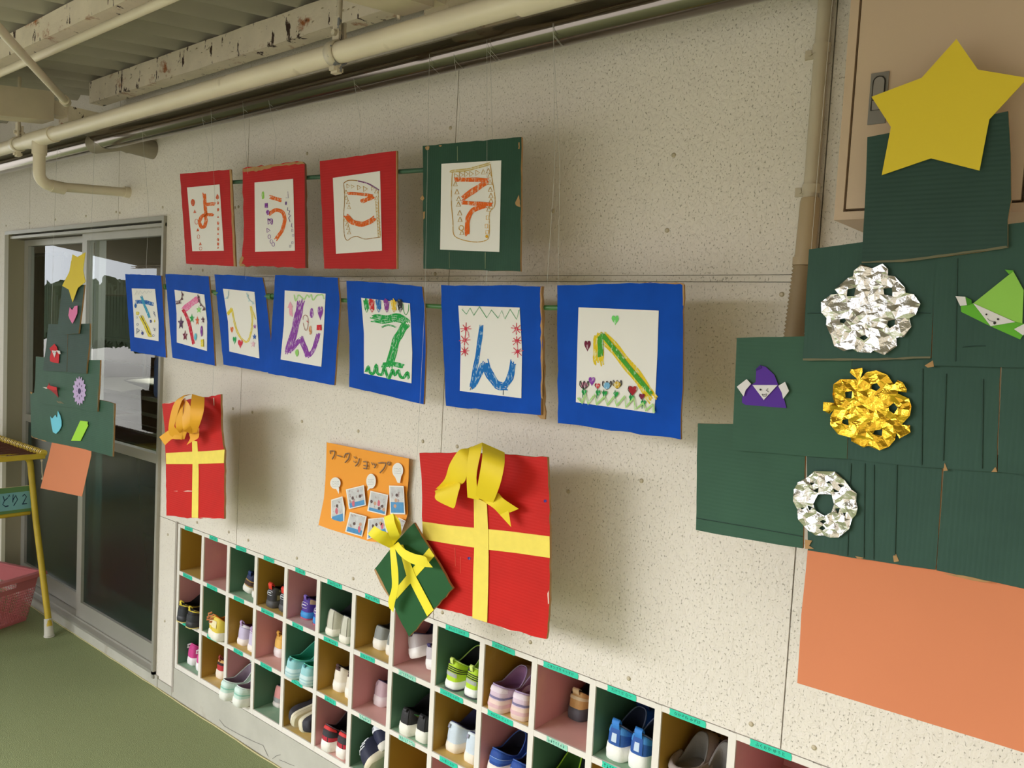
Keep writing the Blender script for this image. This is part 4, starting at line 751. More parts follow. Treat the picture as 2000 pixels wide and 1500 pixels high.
board('torn edged red board with orange hiragana u, second of the upper row', 'red', A_, [(582, 300), (700, 284), (900, 262), (1090, 243), (1110, 262), (1128, 1145), (800, 1132), (555, 1128), (575, 1060), (590, 900)], [(683, 420), (1010, 388), (1025, 998), (688, 1008)], d_u, amp=.003,
      extra=lambda r, y: (obj('torn_top', MB().prism(rough(XZ([(582, 300), (700, 284), (900, 262), (1090, 243), (1108, 262), (1000, 268), (860, 282), (740, 318), (588, 330)], A_, y - .0006), .012, .002), y - .0006, .0006), KRAFT, r), obj('torn_corner', MB().prism(rough(XZ([(552, 1100), (575, 1040), (592, 1060), (572, 1110), (640, 1132), (556, 1130)], A_, y - .0006), .01, .002), y - .0006, .0006), KRAFT, r), obj('bare_edge', MB().prism(XZ([(1108, 262), (1120, 262), (1130, 1145), (1114, 1144)], A_, y - .0006), y - .0006, .0008), M('dark_kraft_edge', (92, 52, 36), .9), r)))
def d_ko(p):
    B2 = (168, 122, 60)
    p(B2, 'st', [(1440, 425), (1480, 402), (1560, 405), (1650, 430), (1740, 485)], 8); p(B2, 'st', [(1440, 425), (1448, 560), (1440, 700), (1445, 860), (1470, 910), (1510, 885), (1560, 880), (1620, 900), (1700, 890), (1755, 882)], 6); p(BR, 'st', [(1735, 480), (1738, 700), (1752, 880)], 6)
    p((124, 66, 120), 'st', [(1560, 406), (1650, 430), (1740, 484)], 11)
    for q, s in (((1478, 450), 18), ((1516, 453), 15), ((1570, 462), 20), ((1622, 474), 22), ((1686, 470), 16)): p(BR, 'rtri', q, s)
    for q in ((1460, 500), (1462, 548), (1478, 585), (1485, 628), (1455, 735), (1470, 772), (1478, 805), (1486, 842), (1716, 495), (1718, 552)): p(BR, 'otri', q, 18)
    for i in range(11): p((206, 164, 50), 'rtri', (1722 + (i * 2), 596 + i * 27), 16)
    p(OR, 'st', [(1475, 512), (1580, 517), (1690, 534)], 20, part=LET, n=3); p(OR, 'st', [(1690, 540), (1640, 562), (1588, 582)], 32, part=LET, n=4); p(OR, 'st', [(1458, 695), (1500, 745), (1570, 772), (1640, 762), (1700, 722)], 42, part=LET, n=6)
board('bright red board with orange hiragana ko, third of the upper row', 'red', A_, [(1237, 238), (1890, 150), (1893, 1152), (1275, 1150)], [(1348, 380), (1748, 322), (1765, 998), (1375, 1025)], d_ko, extra=lambda r, y: obj('bare_edge', MB().prism(XZ([(1884, 152), (1892, 150), (1897, 1152), (1888, 1151)], A_, y - .0006), y - .0006, .0008), KRAFT, r))
def d_so(p):
    p((206, 180, 110), 'st', [(470, 455), (490, 442), (600, 432), (700, 410), (830, 372)], 18, n=2)
    p(BR, 'st', [(485, 450), (475, 700), (490, 900), (497, 1020), (560, 1065), (680, 1090), (780, 1080), (822, 1030), (825, 825), (868, 770), (875, 680), (850, 520), (832, 375)], 8)
    for q in ((520, 487), (565, 475), (612, 468), (657, 466), (714, 457)): p(BR, 'rtri', q, 24)
    for q in ((768, 450), (815, 440), (828, 480), (830, 545), (832, 610), (838, 665), (838, 715), (840, 765), (818, 790), (512, 558), (527, 632), (542, 695), (540, 745), (552, 825), (555, 885), (572, 1005)): p(BR, 'otri', q, 24)
    for q in ((806, 868), (797, 945), (803, 1000)): p((222, 166, 40), 'osq', q, 17)
    p((222, 166, 40), 'dot', (800, 1040), 15); p((206, 156, 50), 'odot', (566, 962), 22)
    p(OR, 'st', [(510, 517), (560, 520), (690, 520), (815, 527)], 36, part=LET, n=5); p(OR, 'st', [(800, 540), (700, 605), (580, 690)], 50, part=LET, n=6); p(OR, 'st', [(570, 730), (700, 738), (850, 748)], 34, part=LET, n=5); p(OR, 'st', [(800, 758), (690, 790), (636, 850), (620, 940), (622, 1025)], 40, part=LET, n=5)
def so_x(r, y):
    for q in ([(235, 222), (275, 216), (270, 245), (248, 250)], [(360, 206), (388, 204), (380, 218), (365, 216)], [(1060, 730), (1095, 660), (1108, 770), (1075, 760)], [(216, 815), (235, 810), (232, 870), (220, 885)], [(190, 700), (210, 655), (228, 690), (215, 712)], [(1090, 180), (1100, 178), (1098, 240), (1088, 236)]): obj('paint_chip', MB().prism(rough(XZ(q, B_, y - .0005), .004, .0014), y - .0005, .0005), KRAFT, r)
    for q in ([(782, 1185), (789, 1185), (788, 1335), (784, 1335)], [(528, 215), (533, 215), (534, 348), (529, 348)], [(455, 1180), (458, 1180), (459, 1330), (456, 1330)]): obj('crease', MB().prism(XZ(q, B_, y - .0003), y - .0003, .0003), M('pale_crease', (120, 132, 104), .8), r)
board('dark green board with orange hiragana so, rightmost of the upper row', 'green', B_, [(213, 210), (1117, 130), (1108, 1360), (220, 1335)], [(385, 375), (932, 343), (915, 1182), (373, 1160)], d_so, extra=so_x)
BL, TE, YE, LG, GR = (28, 96, 178), (60, 156, 196), (226, 204, 52), (150, 212, 110), (34, 160, 74)
def d_sa(p):
    p(BL, 'st', [(222, 562), (320, 560), (430, 590)], 46, part=LET, n=6); p(TE, 'st', [(285, 490), (330, 610), (388, 750)], 24, part=LET, n=3); p(YE, 'st', [(285, 740), (350, 870), (395, 985)], 44, part=LET, n=4); p((40, 36, 36), 'st', [(278, 725), (340, 840), (385, 945), (410, 950)], 8, part=LET)
    p(BL, 'dot', (215, 608), 14, sy=1.9); p(YE, 'dot', (240, 700), 18, sy=1.3); p((70, 80, 130), 'osq', (232, 750), 10); p((70, 80, 130), 'odot', (240, 835), 12); p((70, 80, 130), 'rtri', (245, 905), 22); p((70, 80, 130), 'st', [(222, 945), (262, 915)], 6)
    p((70, 80, 150), 'dot', (300, 942), 14, sy=1.5); p((70, 80, 150), 'dot', (292, 915), 6); p((70, 80, 130), 'st', [(430, 680), (445, 690), (438, 705), (450, 715), (455, 740)], 6); p((50, 60, 140), 'dot', (400, 797), 10, sy=1.9); p(YE, 'dot', (448, 795), 6, sy=3); p((70, 80, 130), 'st', [(430, 880), (460, 890), (440, 905), (462, 915)], 6); p((70, 80, 150), 'odot', (434, 972), 13)
    p((190, 190, 196), 'st', [(205, 480), (235, 420), (255, 470), (275, 420), (300, 460), (330, 425), (350, 460), (375, 425), (400, 450), (415, 425)], 5, smooth=False)
board('blue board with blue and yellow hiragana sa, leftmost of the lower row', 'blue', C_, [(90, 220), (530, 240), (560, 700), (587, 1240), (158, 1160)], [(170, 395), (453, 402), (497, 800), (497, 1040), (203, 990), (192, 700)], d_sa)
def d_ku(p):
    p((232, 122, 172), 'st', [(985, 520), (890, 585), (805, 660)], 72, part=LET, n=6); p((206, 38, 66), 'st', [(795, 650), (870, 820), (925, 1078)], 34, part=LET, n=4)
    for q, c, s, sy in (((905, 762), GR, 34, 1.8), ((990, 655), LG, 34, 1.4), ((970, 790), (226, 100, 60), 26, 2.4), ((1038, 780), (96, 52, 74), 26, 1.8), ((770, 820), (84, 52, 92), 38, 2.2), ((820, 972), (122, 34, 66), 32, 2.2)): p(c, 'star', q, s, sy=sy)
    p(PU, 'dot', (1022, 920), 14, sy=5); p((90, 186, 214), 'dot', (946, 985), 15, sy=3); p(YE, 'sq', (1030, 1065), 17, sy=2.6)
    DK = (92, 46, 70)
    p(DK, 'st', [(775, 430), (785, 480), (770, 530), (740, 550), (702, 550)], 8); p(DK, 'tri', (790, 470), 15); p(DK, 'tri', (780, 520), 17); p(DK, 'tri', (752, 565), 18); p(DK, 'tri', (722, 575), 16)
    p(DK, 'st', [(975, 470), (985, 540), (1020, 600), (1065, 640)], 8); p(DK, 'tri', (985, 500), 13); p(DK, 'tri', (990, 545), 15); p(DK, 'tri', (1012, 596), 15); p(DK, 'tri', (1048, 650), 18)
board('blue board with pink and red hiragana ku, second of the lower row', 'blue', C_, [(580, 222), (700, 222), (1110, 248), (1150, 700), (1185, 1340), (668, 1240)], [(692, 412), (1055, 470), (1090, 800), (1088, 1160), (720, 1055), (718, 700)], d_ku)
def d_hi(p):
    YY = (232, 206, 60)
    p(YY, 'st', [(1342, 712), (1392, 645)], 34, part=LET, n=4); p(YY, 'st', [(1392, 640), (1420, 790), (1450, 900), (1490, 985), (1560, 1048), (1605, 1010), (1635, 880), (1640, 740), (1622, 606)], 16, part=LET, n=2); p(YY, 'st', [(1625, 610), (1652, 680), (1682, 775)], 10, part=LET, n=2)
    for q, c, s, sy in (((1393, 898), (226, 110, 60), 20, 2.2), ((1426, 1025), (40, 164, 90), 24, 2.2), ((1496, 1068), (214, 44, 70), 32, 1.8)): p(c, 'heart', q, s, sy=sy)
    p((150, 80, 170), 'star', (1672, 860), 22, sy=1.5); p((50, 90, 180), 'star', (1668, 985), 26, sy=1.5); p((232, 180, 200), 'star', (1650, 1075), 32, sy=1.5)
    PB = (176, 204, 216)
    p(PB, 'st', [(1348, 420), (1348, 480), (1325, 515), (1305, 520)], 8); p(PB, 'tri', (1330, 510), 14); p(PB, 'st', [(1570, 450), (1600, 530), (1665, 580)], 8); p(PB, 'tri', (1585, 480), 16); p(PB, 'tri', (1605, 540), 15); p(PB, 'tri', (1650, 575), 16)
board('blue board with thin yellow hiragana hi, third of the lower row', 'blue', C_, [(1180, 225), (1400, 232), (1765, 262), (1800, 420), (1870, 1060), (1900, 1436), (1290, 1325)], [(1283, 398), (1668, 438), (1700, 800), (1728, 1250), (1362, 1165), (1345, 800)], d_hi, y=BY0 + .004, t=.004)
def d_n1(p):
    V = (140, 64, 168)
    p(V, 'st', [(365, 360), (340, 480), (300, 650), (228, 905)], 76, part=LET, n=8); p(V, 'st', [(232, 895), (300, 830), (350, 770)], 44, part=LET, n=6); p(V, 'st', [(362, 745), (400, 850), (438, 945)], 52, part=LET, n=6); p(V, 'st', [(438, 945), (500, 860), (545, 705)], 40, part=LET, n=5)
    p((176, 216, 146), 'st', [(290, 295), (310, 365), (335, 300), (375, 330), (400, 345), (425, 300), (450, 325), (470, 295), (490, 355), (530, 305), (560, 300), (590, 300), (605, 345)], 14)
    p((236, 166, 190), 'st', [(250, 400), (262, 525)], 26, n=3); p((236, 166, 190), 'tri', (250, 405), 32); p(V, 'dot', (474, 492), 20, sy=2.6); p(V, 'heart', (565, 482), 30, sy=2.6)
    p((206, 140, 90), 'dot', (462, 668), 15, sy=3.4); p((214, 40, 54), 'sq', (554, 643), 25, sy=1.1); p((150, 206, 110), 'dot', (320, 905), 18, sy=2.2)
    p((160, 90, 80), 'st', [(385, 560), (385, 530), (405, 510), (430, 530), (438, 570), (430, 650), (412, 672), (395, 640), (385, 590)], 5); p((200, 40, 60), 'st', [(420, 570), (442, 592)], 9)
board('blue board with scribbled purple hiragana n, fourth of the lower row', 'blue', D_, [(93, 92), (400, 102), (748, 120), (769, 400), (742, 800), (712, 1245), (20, 1120), (48, 800)], [(193, 252), (620, 287), (600, 700), (575, 1052), (150, 975), (185, 600)], d_n1, y=BY0 - .0015)
def d_te(p):
    p(GR, 'st', [(1115, 545), (1250, 555), (1390, 540), (1460, 590)], 92, part=LET, n=9); p(GR, 'st', [(1470, 600), (1400, 700), (1345, 820), (1290, 1045)], 84, part=LET, n=8)
    p(GR, 'st', [(1215, 1035), (1320, 1025), (1435, 1045)], 46, n=5); p(GR, 'st', [(1205, 640), (1280, 615), (1360, 640)], 12, n=2)
    p(GR, 'st', [(1042, 1110), (1068, 1050), (1085, 1110), (1125, 1120), (1150, 1030), (1165, 1120), (1210, 1130), (1235, 1060), (1262, 1140), (1290, 1170), (1320, 1080), (1345, 1140), (1385, 1090), (1400, 1150), (1440, 1165), (1475, 1110), (1490, 1175)], 26, n=4)
    for x, c in ((1042, GR), (1097, (206, 44, 48)), (1168, (40, 110, 190)), (1252, (140, 60, 150)), (1326, (232, 190, 50)), (1392, (50, 48, 50))): p(c, 'st', [(x, 348), (x + 4, 400), (x + 12, 455)], 40, n=4); p(c if c != YE else GR, 'st', [(x - 26, 355), (x - 8, 440), (x + 10, 482), (x + 24, 440), (x + 34, 365)], 5)
    p(GR, 'st', [(1430, 395), (1438, 470), (1460, 508), (1485, 470), (1490, 400)], 6)
board('blue board with big green hiragana te, third from right of the lower row', 'blue', D_, [(838, 152), (1200, 170), (1630, 213), (1660, 500), (1668, 900), (1645, 1445), (868, 1262), (872, 800)], [(993, 330), (1502, 388), (1527, 900), (1518, 1225), (1022, 1122), (1022, 700)], d_te)
def d_n2(p):
    B3 = (22, 110, 190)
    p(B3, 'st', [(385, 412), (366, 570), (340, 720), (312, 870)], 30, part=LET, n=4); p(B3, 'st', [(312, 870), (360, 790), (405, 690)], 46, part=LET, n=6); p(B3, 'st', [(412, 680), (450, 780), (510, 855), (570, 865)], 62, part=LET, n=8); p(B3, 'st', [(560, 860), (600, 800), (625, 680)], 48, part=LET, n=6); p((30, 50, 80), 'st', [(300, 893), (312, 865)], 5); p((30, 50, 80), 'st', [(548, 930), (550, 890)], 5)
    p((96, 168, 120), 'st', [(238, 285), (272, 322), (300, 275), (328, 330), (370, 265), (425, 350), (460, 290), (510, 352), (538, 295), (562, 358), (600, 285), (650, 362), (668, 290)], 7, smooth=False)
    for q in ((268, 432), (260, 518), (260, 600), (648, 433), (652, 522), (657, 603)): p((206, 52, 74), 'burst', q, 42)
    p((206, 52, 74), 'st', [(285, 455), (292, 495)], 7)
def n2_x(r, y): obj('kraft_back_layer', MB().prism(rough(XZ([(800, 112), (846, 112), (852, 600), (860, 1112), (830, 1108), (800, 1078)], E_, y + .005), .015, .002), y + .006, .004), KRAFT, r); obj('bare_edge', MB().prism(rough(XZ([(829, 118), (837, 116), (845, 600), (846, 960), (834, 950), (832, 600)], E_, y - .0006), .012, .0015), y - .0006, .0006), KRAFT, r)
board('blue board with blue hiragana n under a green zigzag, second from right', 'blue', E_, [(82, 102), (300, 108), (520, 104), (835, 115), (846, 600), (832, 1080), (400, 1040), (120, 1010), (100, 600)], [(212, 257), (672, 272), (690, 600), (685, 953), (223, 898), (230, 560)], d_n2, extra=n2_x, amp=.0014)
def d_he(p):
    YL, GN = (228, 196, 34), (72, 160, 52)
    p(YL, 'st', [(1270, 690), (1262, 580), (1276, 470)], 82, part=LET, n=8); p(YL, 'st', [(1285, 470), (1400, 600), (1540, 770), (1670, 955)], 84, part=LET, n=8)
    p(GN, 'st', [(1280, 640), (1278, 480)], 36, part=LET, n=4, lay=6); p(GN, 'st', [(1290, 470), (1400, 605), (1520, 755), (1660, 920)], 30, part=LET, n=4, lay=6)
    p((116, 210, 110), 'heart', (1391, 362), 30, sy=1.3); p((110, 28, 56), 'heart', (1182, 555), 26, sy=1.7); p((140, 60, 170), 'heart', (1215, 822), 26, sy=1.4)
    BK = (44, 34, 40)
    for q, c in (((1157, 858), (214, 140, 170)), ((1328, 858), (120, 176, 214)), ((1405, 852), (206, 168, 50))):
        p(c, 'dot', q, 26, sy=1.0)
        for dx in (-24, 0, 24): p(BK, 'st', [(q[0], q[1] + 30), (q[0] + dx - 7, q[1]), (q[0] + dx * 1.2, q[1] - 34), (q[0] + dx + 8, q[1] - 2), (q[0], q[1] + 30)], 6)
    for q, c, s in (((1258, 860), (206, 40, 50), 19), ((1522, 893), (160, 34, 44), 34), ((1592, 938), (130, 36, 66), 21)): p(c, 'heart', q, s, sy=1.2); p(BK, 'st', [(q[0] - s * .8, q[1] - s), (q[0] - s, q[1]), (q[0] - 2, q[1] + s * 1.2)], 5)
    for x, z in ((1150, 908), (1256, 912), (1305, 918), (1390, 922), (1506, 950), (1596, 988)):
        p(GR, 'heart', (x + 6, z), 20, sy=1.2); p((30, 120, 60), 'st', [(x, z - 30), (x - 4, z + 44)], 7)
    p((168, 214, 130), 'st', [(1112, 950), (1140, 990), (1165, 925), (1185, 995), (1235, 925), (1250, 1000), (1310, 940), (1330, 1005), (1380, 940), (1400, 1010), (1460, 940), (1470, 1020), (1530, 950), (1540, 1035), (1600, 990), (1620, 1045), (1670, 1000), (1682, 1058)], 17, n=3, smooth=False)
board('large blue board with yellow green hiragana he, rightmost of the lower row', 'blue', E_, [(955, 105), (1200, 100), (1500, 86), (1890, 88), (1905, 100), (1900, 600), (1883, 1263), (960, 1140)], [(1115, 270), (1717, 295), (1708, 600), (1685, 1067), (1095, 983), (1105, 600)], d_he, y=BY0 - .002, extra=lambda r, y: obj('bare_edge', MB().prism(rough(XZ([(1500, 84), (1890, 86), (1908, 98), (1904, 260), (1898, 256), (1896, 104), (1880, 94)], E_, y - .0006), .01, .001), y - .0006, .0006), KRAFT, r), amp=.0014)
# ------------------------------------------------------------------ wrapped presents
PRED = M('red_present_cardboard', (200, 30, 24), 0.6, spec=.2, var=.08, vscale=12, lines=('Z', 48, .12))
PGRN = M('green_present_cardboard', (38, 88, 48), 0.6, spec=.2, var=.1, vscale=14)
RIB = M('yellow_crepe_ribbon', (246, 222, 96), 0.7, var=.05, vscale=40, bump=.3, bscale=40)
BOW = M('yellow_bow_card', (240, 210, 40), 0.6, spec=.3, var=.02, vscale=8)
BOWO = M('golden_bow_card', (240, 172, 44), 0.6, spec=.3, var=.02, vscale=8)
BOWL = M('lemon_bow_paper', (246, 228, 54), 0.6, spec=.3, var=.02, vscale=8)
def strip(parent, name, rows, tr, y, mat):             # a paper band between two edges, bulging off the board; rows: left point, right point, distance in front
    rows2 = []
    for i in range(len(rows) - 1):
        r0, r1, r2, r3 = rows[max(0, i - 1)], rows[i], rows[i + 1], rows[min(len(rows) - 1, i + 2)]
        for j in range(4):
            t = j / 4
            cr = lambda a, b, c, d: 0.5 * (2 * b + (c - a) * t + (2 * a - 5 * b + 4 * c - d) * t * t + (3 * b - a - 3 * c + d) * t ** 3)
            rows2.append((tuple(cr(r0[0][k], r1[0][k], r2[0][k], r3[0][k]) for k in (0, 1)), tuple(cr(r0[1][k], r1[1][k], r2[1][k], r3[1][k]) for k in (0, 1)), cr(r0[2], r1[2], r2[2], r3[2])))
    rows2.append(rows[-1]); a, b = [], []
    for l, r, d in rows2: a.append(P(*tr(l), y - d)); b.append(P(*tr(r), y - d))
    mb = MB(); mb.loft([a, b], closed=False)
    th = .0006; mb.loft([[(p[0], p[1] + th, p[2]) for p in b], [(p[0], p[1] + th, p[2]) for p in a]], closed=False)
    return obj(name, mb, mat, parent)
def flat(parent, name, pts, tr, y, mat, t=.0006, r=0.0): mb = MB(); o = XZ(pts, tr, y); mb.prism(rough(o, .02, r) if r else o, y, t); return obj(name, mb, mat, parent)
def present(label, tr, outline, y, mat, amp=.0016):
    o = XZ(outline, tr, y); r = thing('paper_present', label, 'decoration', (sum(p[0] for p in o) / len(o), y, min(p[1] for p in o)), 'cardboard presents')
    mb = MB(); mb.prism(rough(o, .015, amp), y, .006, 0, 1); obj('cardboard', mb, [mat, KRAFT], r); return r
y1 = -.168
pb = present('large red cardboard present with yellow ribbon and broad yellow bow', J_, [(783, 160), (1100, 158), (1400, 172), (1675, 190), (1688, 450), (1692, 892), (1690, 1130), (1684, 1300), (1668, 1458), (1560, 1435), (1480, 1405), (1400, 1395), (1260, 1345), (1150, 1300), (905, 1240), (826, 1225), (808, 900), (800, 400)], y1, PRED)
flat(pb, 'ribbon', [(803, 638), (980, 664), (1165, 682), (1400, 705), (1690, 742), (1692, 892), (1460, 858), (1265, 835), (1000, 795), (806, 762)], J_, y1 - .0012, RIB)
flat(pb, 'ribbon', [(1162, 470), (1252, 495), (1262, 700), (1265, 880), (1262, 1100), (1255, 1342), (1152, 1310), (1158, 1000), (1165, 820)], J_, y1 - .0024, RIB)
WORN = M('worn_white_edge', (230, 214, 200), .8)
for q in ([(910, 1242), (1000, 1262), (1060, 1288), (980, 1264)], [(1340, 1368), (1420, 1398), (1480, 1404), (1400, 1400)], [(1676, 1140), (1684, 1120), (1686, 1210), (1680, 1215)], [(1030, 820), (1032, 820), (1034, 950), (1032, 950)], [(1068, 885), (1070, 885), (1069, 1000), (1067, 1000)]): flat(pb, 'paint_chip', q, J_, y1 - .0006, WORN if q[0][0] not in (1030, 1068) else M('pale_red_scratch', (222, 96, 76), .7), .0005)
for q in ((1130, 895), (1660, 495)): m2 = MB(); shape(m2, 'dot', q, 11, J_, y1 - .0006); obj('blue_blot', m2, crayon((70, 50, 130)), pb)
yb = y1 - .0045
strip(pb, 'bow_tail', [((1180, 470), (1290, 480), .004), ((1230, 500), (1330, 440), .022), ((1300, 545), (1370, 480), .026), ((1352, 600), (1475, 550), .016)], J_, yb, BOW)
flat(pb, 'bow_tail_tip', [(1295, 520), (1335, 560), (1405, 566), (1422, 676), (1345, 592)], J_, yb - .018, BOW)
strip(pb, 'bow_loop', [((1128, 128), (1150, 112), .008), ((1060, 140), (1122, 200), .03), ((995, 235), (1112, 318), .034), ((960, 340), (1086, 372), .026), ((895, 412), (1030, 395), .012)], J_, yb, BOW)
strip(pb, 'bow_loop', [((890, 425), (985, 370), .012), ((895, 440), (1064, 372), .03), ((900, 488), (1050, 450), .034), ((1018, 547), (1030, 535), .03)], J_, yb, BOW)
strip(pb, 'bow_loop', [((1118, 470), (1200, 490), .02), ((1112, 310), (1180, 330), .04), ((1128, 150), (1212, 150), .032), ((1140, 120), (1222, 86), .012)], J_, yb - .004, BOW)
strip(pb, 'bow_loop', [((1218, 86), (1376, 156), .014), ((1222, 180), (1374, 250), .05), ((1200, 320), (1345, 380), .054), ((1172, 470), (1296, 510), .022)], J_, yb - .003, BOW)
y2 = -.186
pg = present('small tilted dark green cardboard present with lemon ribbon and bow', J_, [(745, 648), (830, 790), (1015, 1105), (860, 1276), (710, 1440), (622, 1270), (570, 1150), (468, 972), (600, 800)], y2, PGRN)
flat(pg, 'ribbon', [(850, 822), (888, 878), (622, 1180), (632, 1090)], J_, y2 - .0012, BOWL)
flat(pg, 'ribbon', [(632, 800), (650, 860), (690, 1010), (760, 1150), (836, 1298), (882, 1256), (757, 1020), (668, 800)], J_, y2 - .0024, BOWL)
yg = y2 - .004
strip(pg, 'bow_loop', [((610, 1000), (720, 940), .006), ((350, 830), (580, 690), .022), ((120, 660), (440, 590), .04), ((120, 640), (260, 470), .045)], U_, yg, BOWL)
strip(pg, 'bow_loop', [((115, 660), (260, 465), .046), ((180, 740), (420, 570), .052), ((420, 900), (600, 650), .04), ((640, 1000), (740, 920), .012)], U_, yg, BOWL)
strip(pg, 'bow_loop', [((720, 160), (730, 170), .05), ((880, 340), (770, 400), .05), ((920, 560), (850, 600), .036), ((910, 700), (880, 690), .014)], U_, yg, BOWL)
strip(pg, 'bow_loop', [((500, 240), (725, 160), .05), ((530, 450), (770, 400), .056), ((620, 680), (870, 660), .044), ((725, 930), (890, 740), .014)], U_, yg - .002, BOWL)
strip(pg, 'bow_tail', [((576, 812), (607, 800), .012), ((579, 864), (619, 864), .022), ((584, 930), (628, 930), .026), ((588, 1000), (635, 1000), .025), ((590, 1100), (634, 1110), .024), ((566, 1185), (612, 1200), .02), ((572, 1240), (600, 1272), .016)], J_, yg, BOWL)
strip(pg, 'bow_tail', [((720, 950), (840, 850), .014), ((900, 1200), (1000, 1030), .024), ((1150, 1370), (1250, 1150), .03), ((1400, 1450), (1500, 1210), .03), ((1690, 1480), (1570, 1330), .026)], U_, yg, BOWL)
flat(pg, 'bare_edge', [(468, 978), (476, 968), (520, 1050), (575, 1160), (570, 1165), (510, 1070)], J_, y2 - .0005, KRAFT, .0005, .001)
y3 = -.168
ps = present('small red cardboard present with golden orange bow beside the glass door', I_, [(132, 245), (300, 215), (560, 178), (705, 150), (712, 500), (726, 640), (742, 700), (740, 1000), (738, 1368), (560, 1362), (380, 1362), (240, 1338), (175, 1335), (170, 900), (160, 500)], y3, PRED)
flat(ps, 'ribbon', [(425, 600), (475, 610), (483, 720), (490, 900), (485, 1358), (422, 1355), (430, 830)], I_, y3 - .0012, RIB)
flat(ps, 'ribbon', [(170, 725), (300, 716), (560, 706), (743, 690), (735, 822), (450, 832), (172, 832)], I_, y3 - .0024, RIB)
for q in ([(340, 1098), (380, 1090), (424, 1094), (424, 1099), (360, 1100)], [(245, 1096), (282, 1094), (280, 1098)], [(490, 1352), (600, 1358), (640, 1362), (560, 1360)], [(150, 240), (260, 225), (200, 240)], [(632, 185), (640, 184), (642, 260), (636, 258)]): flat(ps, 'paint_chip', q, I_, y3 - .0006, WORN, .0005)
ys = y3 - .0045
strip(ps, 'bow_loop', [((345, 160), (430, 150), .02), ((255, 230), (340, 185), .035), ((205, 400), (262, 420), .04), ((205, 545), (262, 480), .034), ((325, 595), (330, 520), .02)], I_, ys, BOWO)
strip(ps, 'bow_loop', [((345, 190), (362, 190), .01), ((300, 270), (335, 300), .03), ((262, 450), (345, 440), .036), ((305, 530), (330, 500), .02)], I_, ys - .004, BOWO)
strip(ps, 'bow_loop', [((330, 320), (350, 190), .014), ((330, 400), (408, 270), .044), ((340, 500), (420, 420), .05), ((380, 520), (420, 540), .024)], I_, ys - .004, BOWO)
strip(ps, 'bow_loop', [((425, 148), (546, 182), .014), ((410, 270), (540, 300), .05), ((405, 420), (515, 400), .052), ((410, 530), (470, 525), .024)], I_, ys - .005, BOWO)
strip(ps, 'bow_tail', [((380, 500), (350, 590), .012), ((260, 480), (270, 590), .026), ((200, 500), (225, 590), .028), ((105, 568), (160, 648), .03)], I_, ys - .002, BOWO)
strip(ps, 'bow_tail', [((400, 520), (495, 480), .012), ((400, 550), (492, 560), .022), ((405, 585), (470, 590), .026), ((372, 645), (430, 610), .028)], I_, ys, BOWO)
# ------------------------------------------------------------------ orange poster
yo = -.012
ps2 = thing('workshop_poster', 'orange workshop poster with photo prints and speech bubbles on the wall', 'poster', P(715, 1060, yo))
ORG = M('orange_poster_card', (250, 164, 58), 0.6, spec=.25, var=.02, vscale=6)
mb = MB(); rows = [((135, 30), (1340, 268), .004), ((128, 300), (1335, 560), .0), ((118, 560), (1310, 800), -.002), ((95, 850), (1328, 1060), .0), ((15, 1240), (1240, 1350), .012)]
ga = []
for l, r, d in rows:
    ga.append([P(*K_((l[0] + (r[0] - l[0]) * i / 10, l[1] + (r[1] - l[1]) * i / 10 + (60 * math.sin(PI * i / 10) * (1 if d == .012 else 0)))), yo - max(0, d)) for i in range(11)])
# lower edge as photographed
low = [(15, 1240), (150, 1292), (300, 1340), (450, 1385), (600, 1430), (750, 1478), (860, 1490), (960, 1480), (1060, 1440), (1160, 1400), (1235, 1350)]
ga[-1] = [P(*K_(q), yo - .012) for q in low]
mb.loft(ga[::-1], closed=False); mb.loft([[(p[0], p[1] + .0008, p[2]) for p in g] for g in ga], closed=False); obj('poster_sheet', mb, ORG, ps2)
LTR = M('grey_cut_letters', (150, 120, 92), 0.7); LSH = M('brown_letter_shadow', (112, 66, 32), 0.7)  # brown offset copy paints the shadow beside the cut letters
kana = [[(182, 152), (186, 195)], [(182, 152), (246, 160), (244, 215), (210, 275)], [(285, 217), (350, 240)], [(412, 190), (385, 250)], [(412, 195), (462, 192), (450, 265), (398, 325)], [(530, 235), (560, 265)], [(525, 302), (555, 325)], [(612, 260), (592, 330), (550, 377)], [(665, 312), (722, 320), (716, 420)], [(670, 365), (716, 370)], [(668, 407), (716, 413)], [(790, 322), (806, 357)], [(822, 330), (832, 362)], [(852, 340), (846, 380), (825, 402)], [(885, 330), (992, 332), (972, 405), (910, 476)], [(1040, 312), (1060, 330), (1052, 356), (1028, 350), (1024, 325), (1040, 312)]]
m1, m2 = MB(), MB()
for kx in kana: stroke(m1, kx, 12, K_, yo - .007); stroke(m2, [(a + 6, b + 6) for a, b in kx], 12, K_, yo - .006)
obj('title_painted_shadow', m2, LSH, ps2); obj('title_letters', m1, LTR, ps2)
PH = M('photo_print_border', (240, 236, 232), 0.35); SKY_ = M('print_pale_room', (206, 204, 206), 0.35, var=.2, vscale=60, col2=(170, 150, 150), c2scale=90, c2cut=.58); MAT_ = M('print_blue_mat', (84, 150, 204), 0.35, var=.12, vscale=70); FIG = M('print_dark_hair', (96, 74, 74), 0.4); PNK = M('print_pink_shirt', (214, 110, 128), 0.4); SKN = M('print_skin', (206, 160, 134), .4)
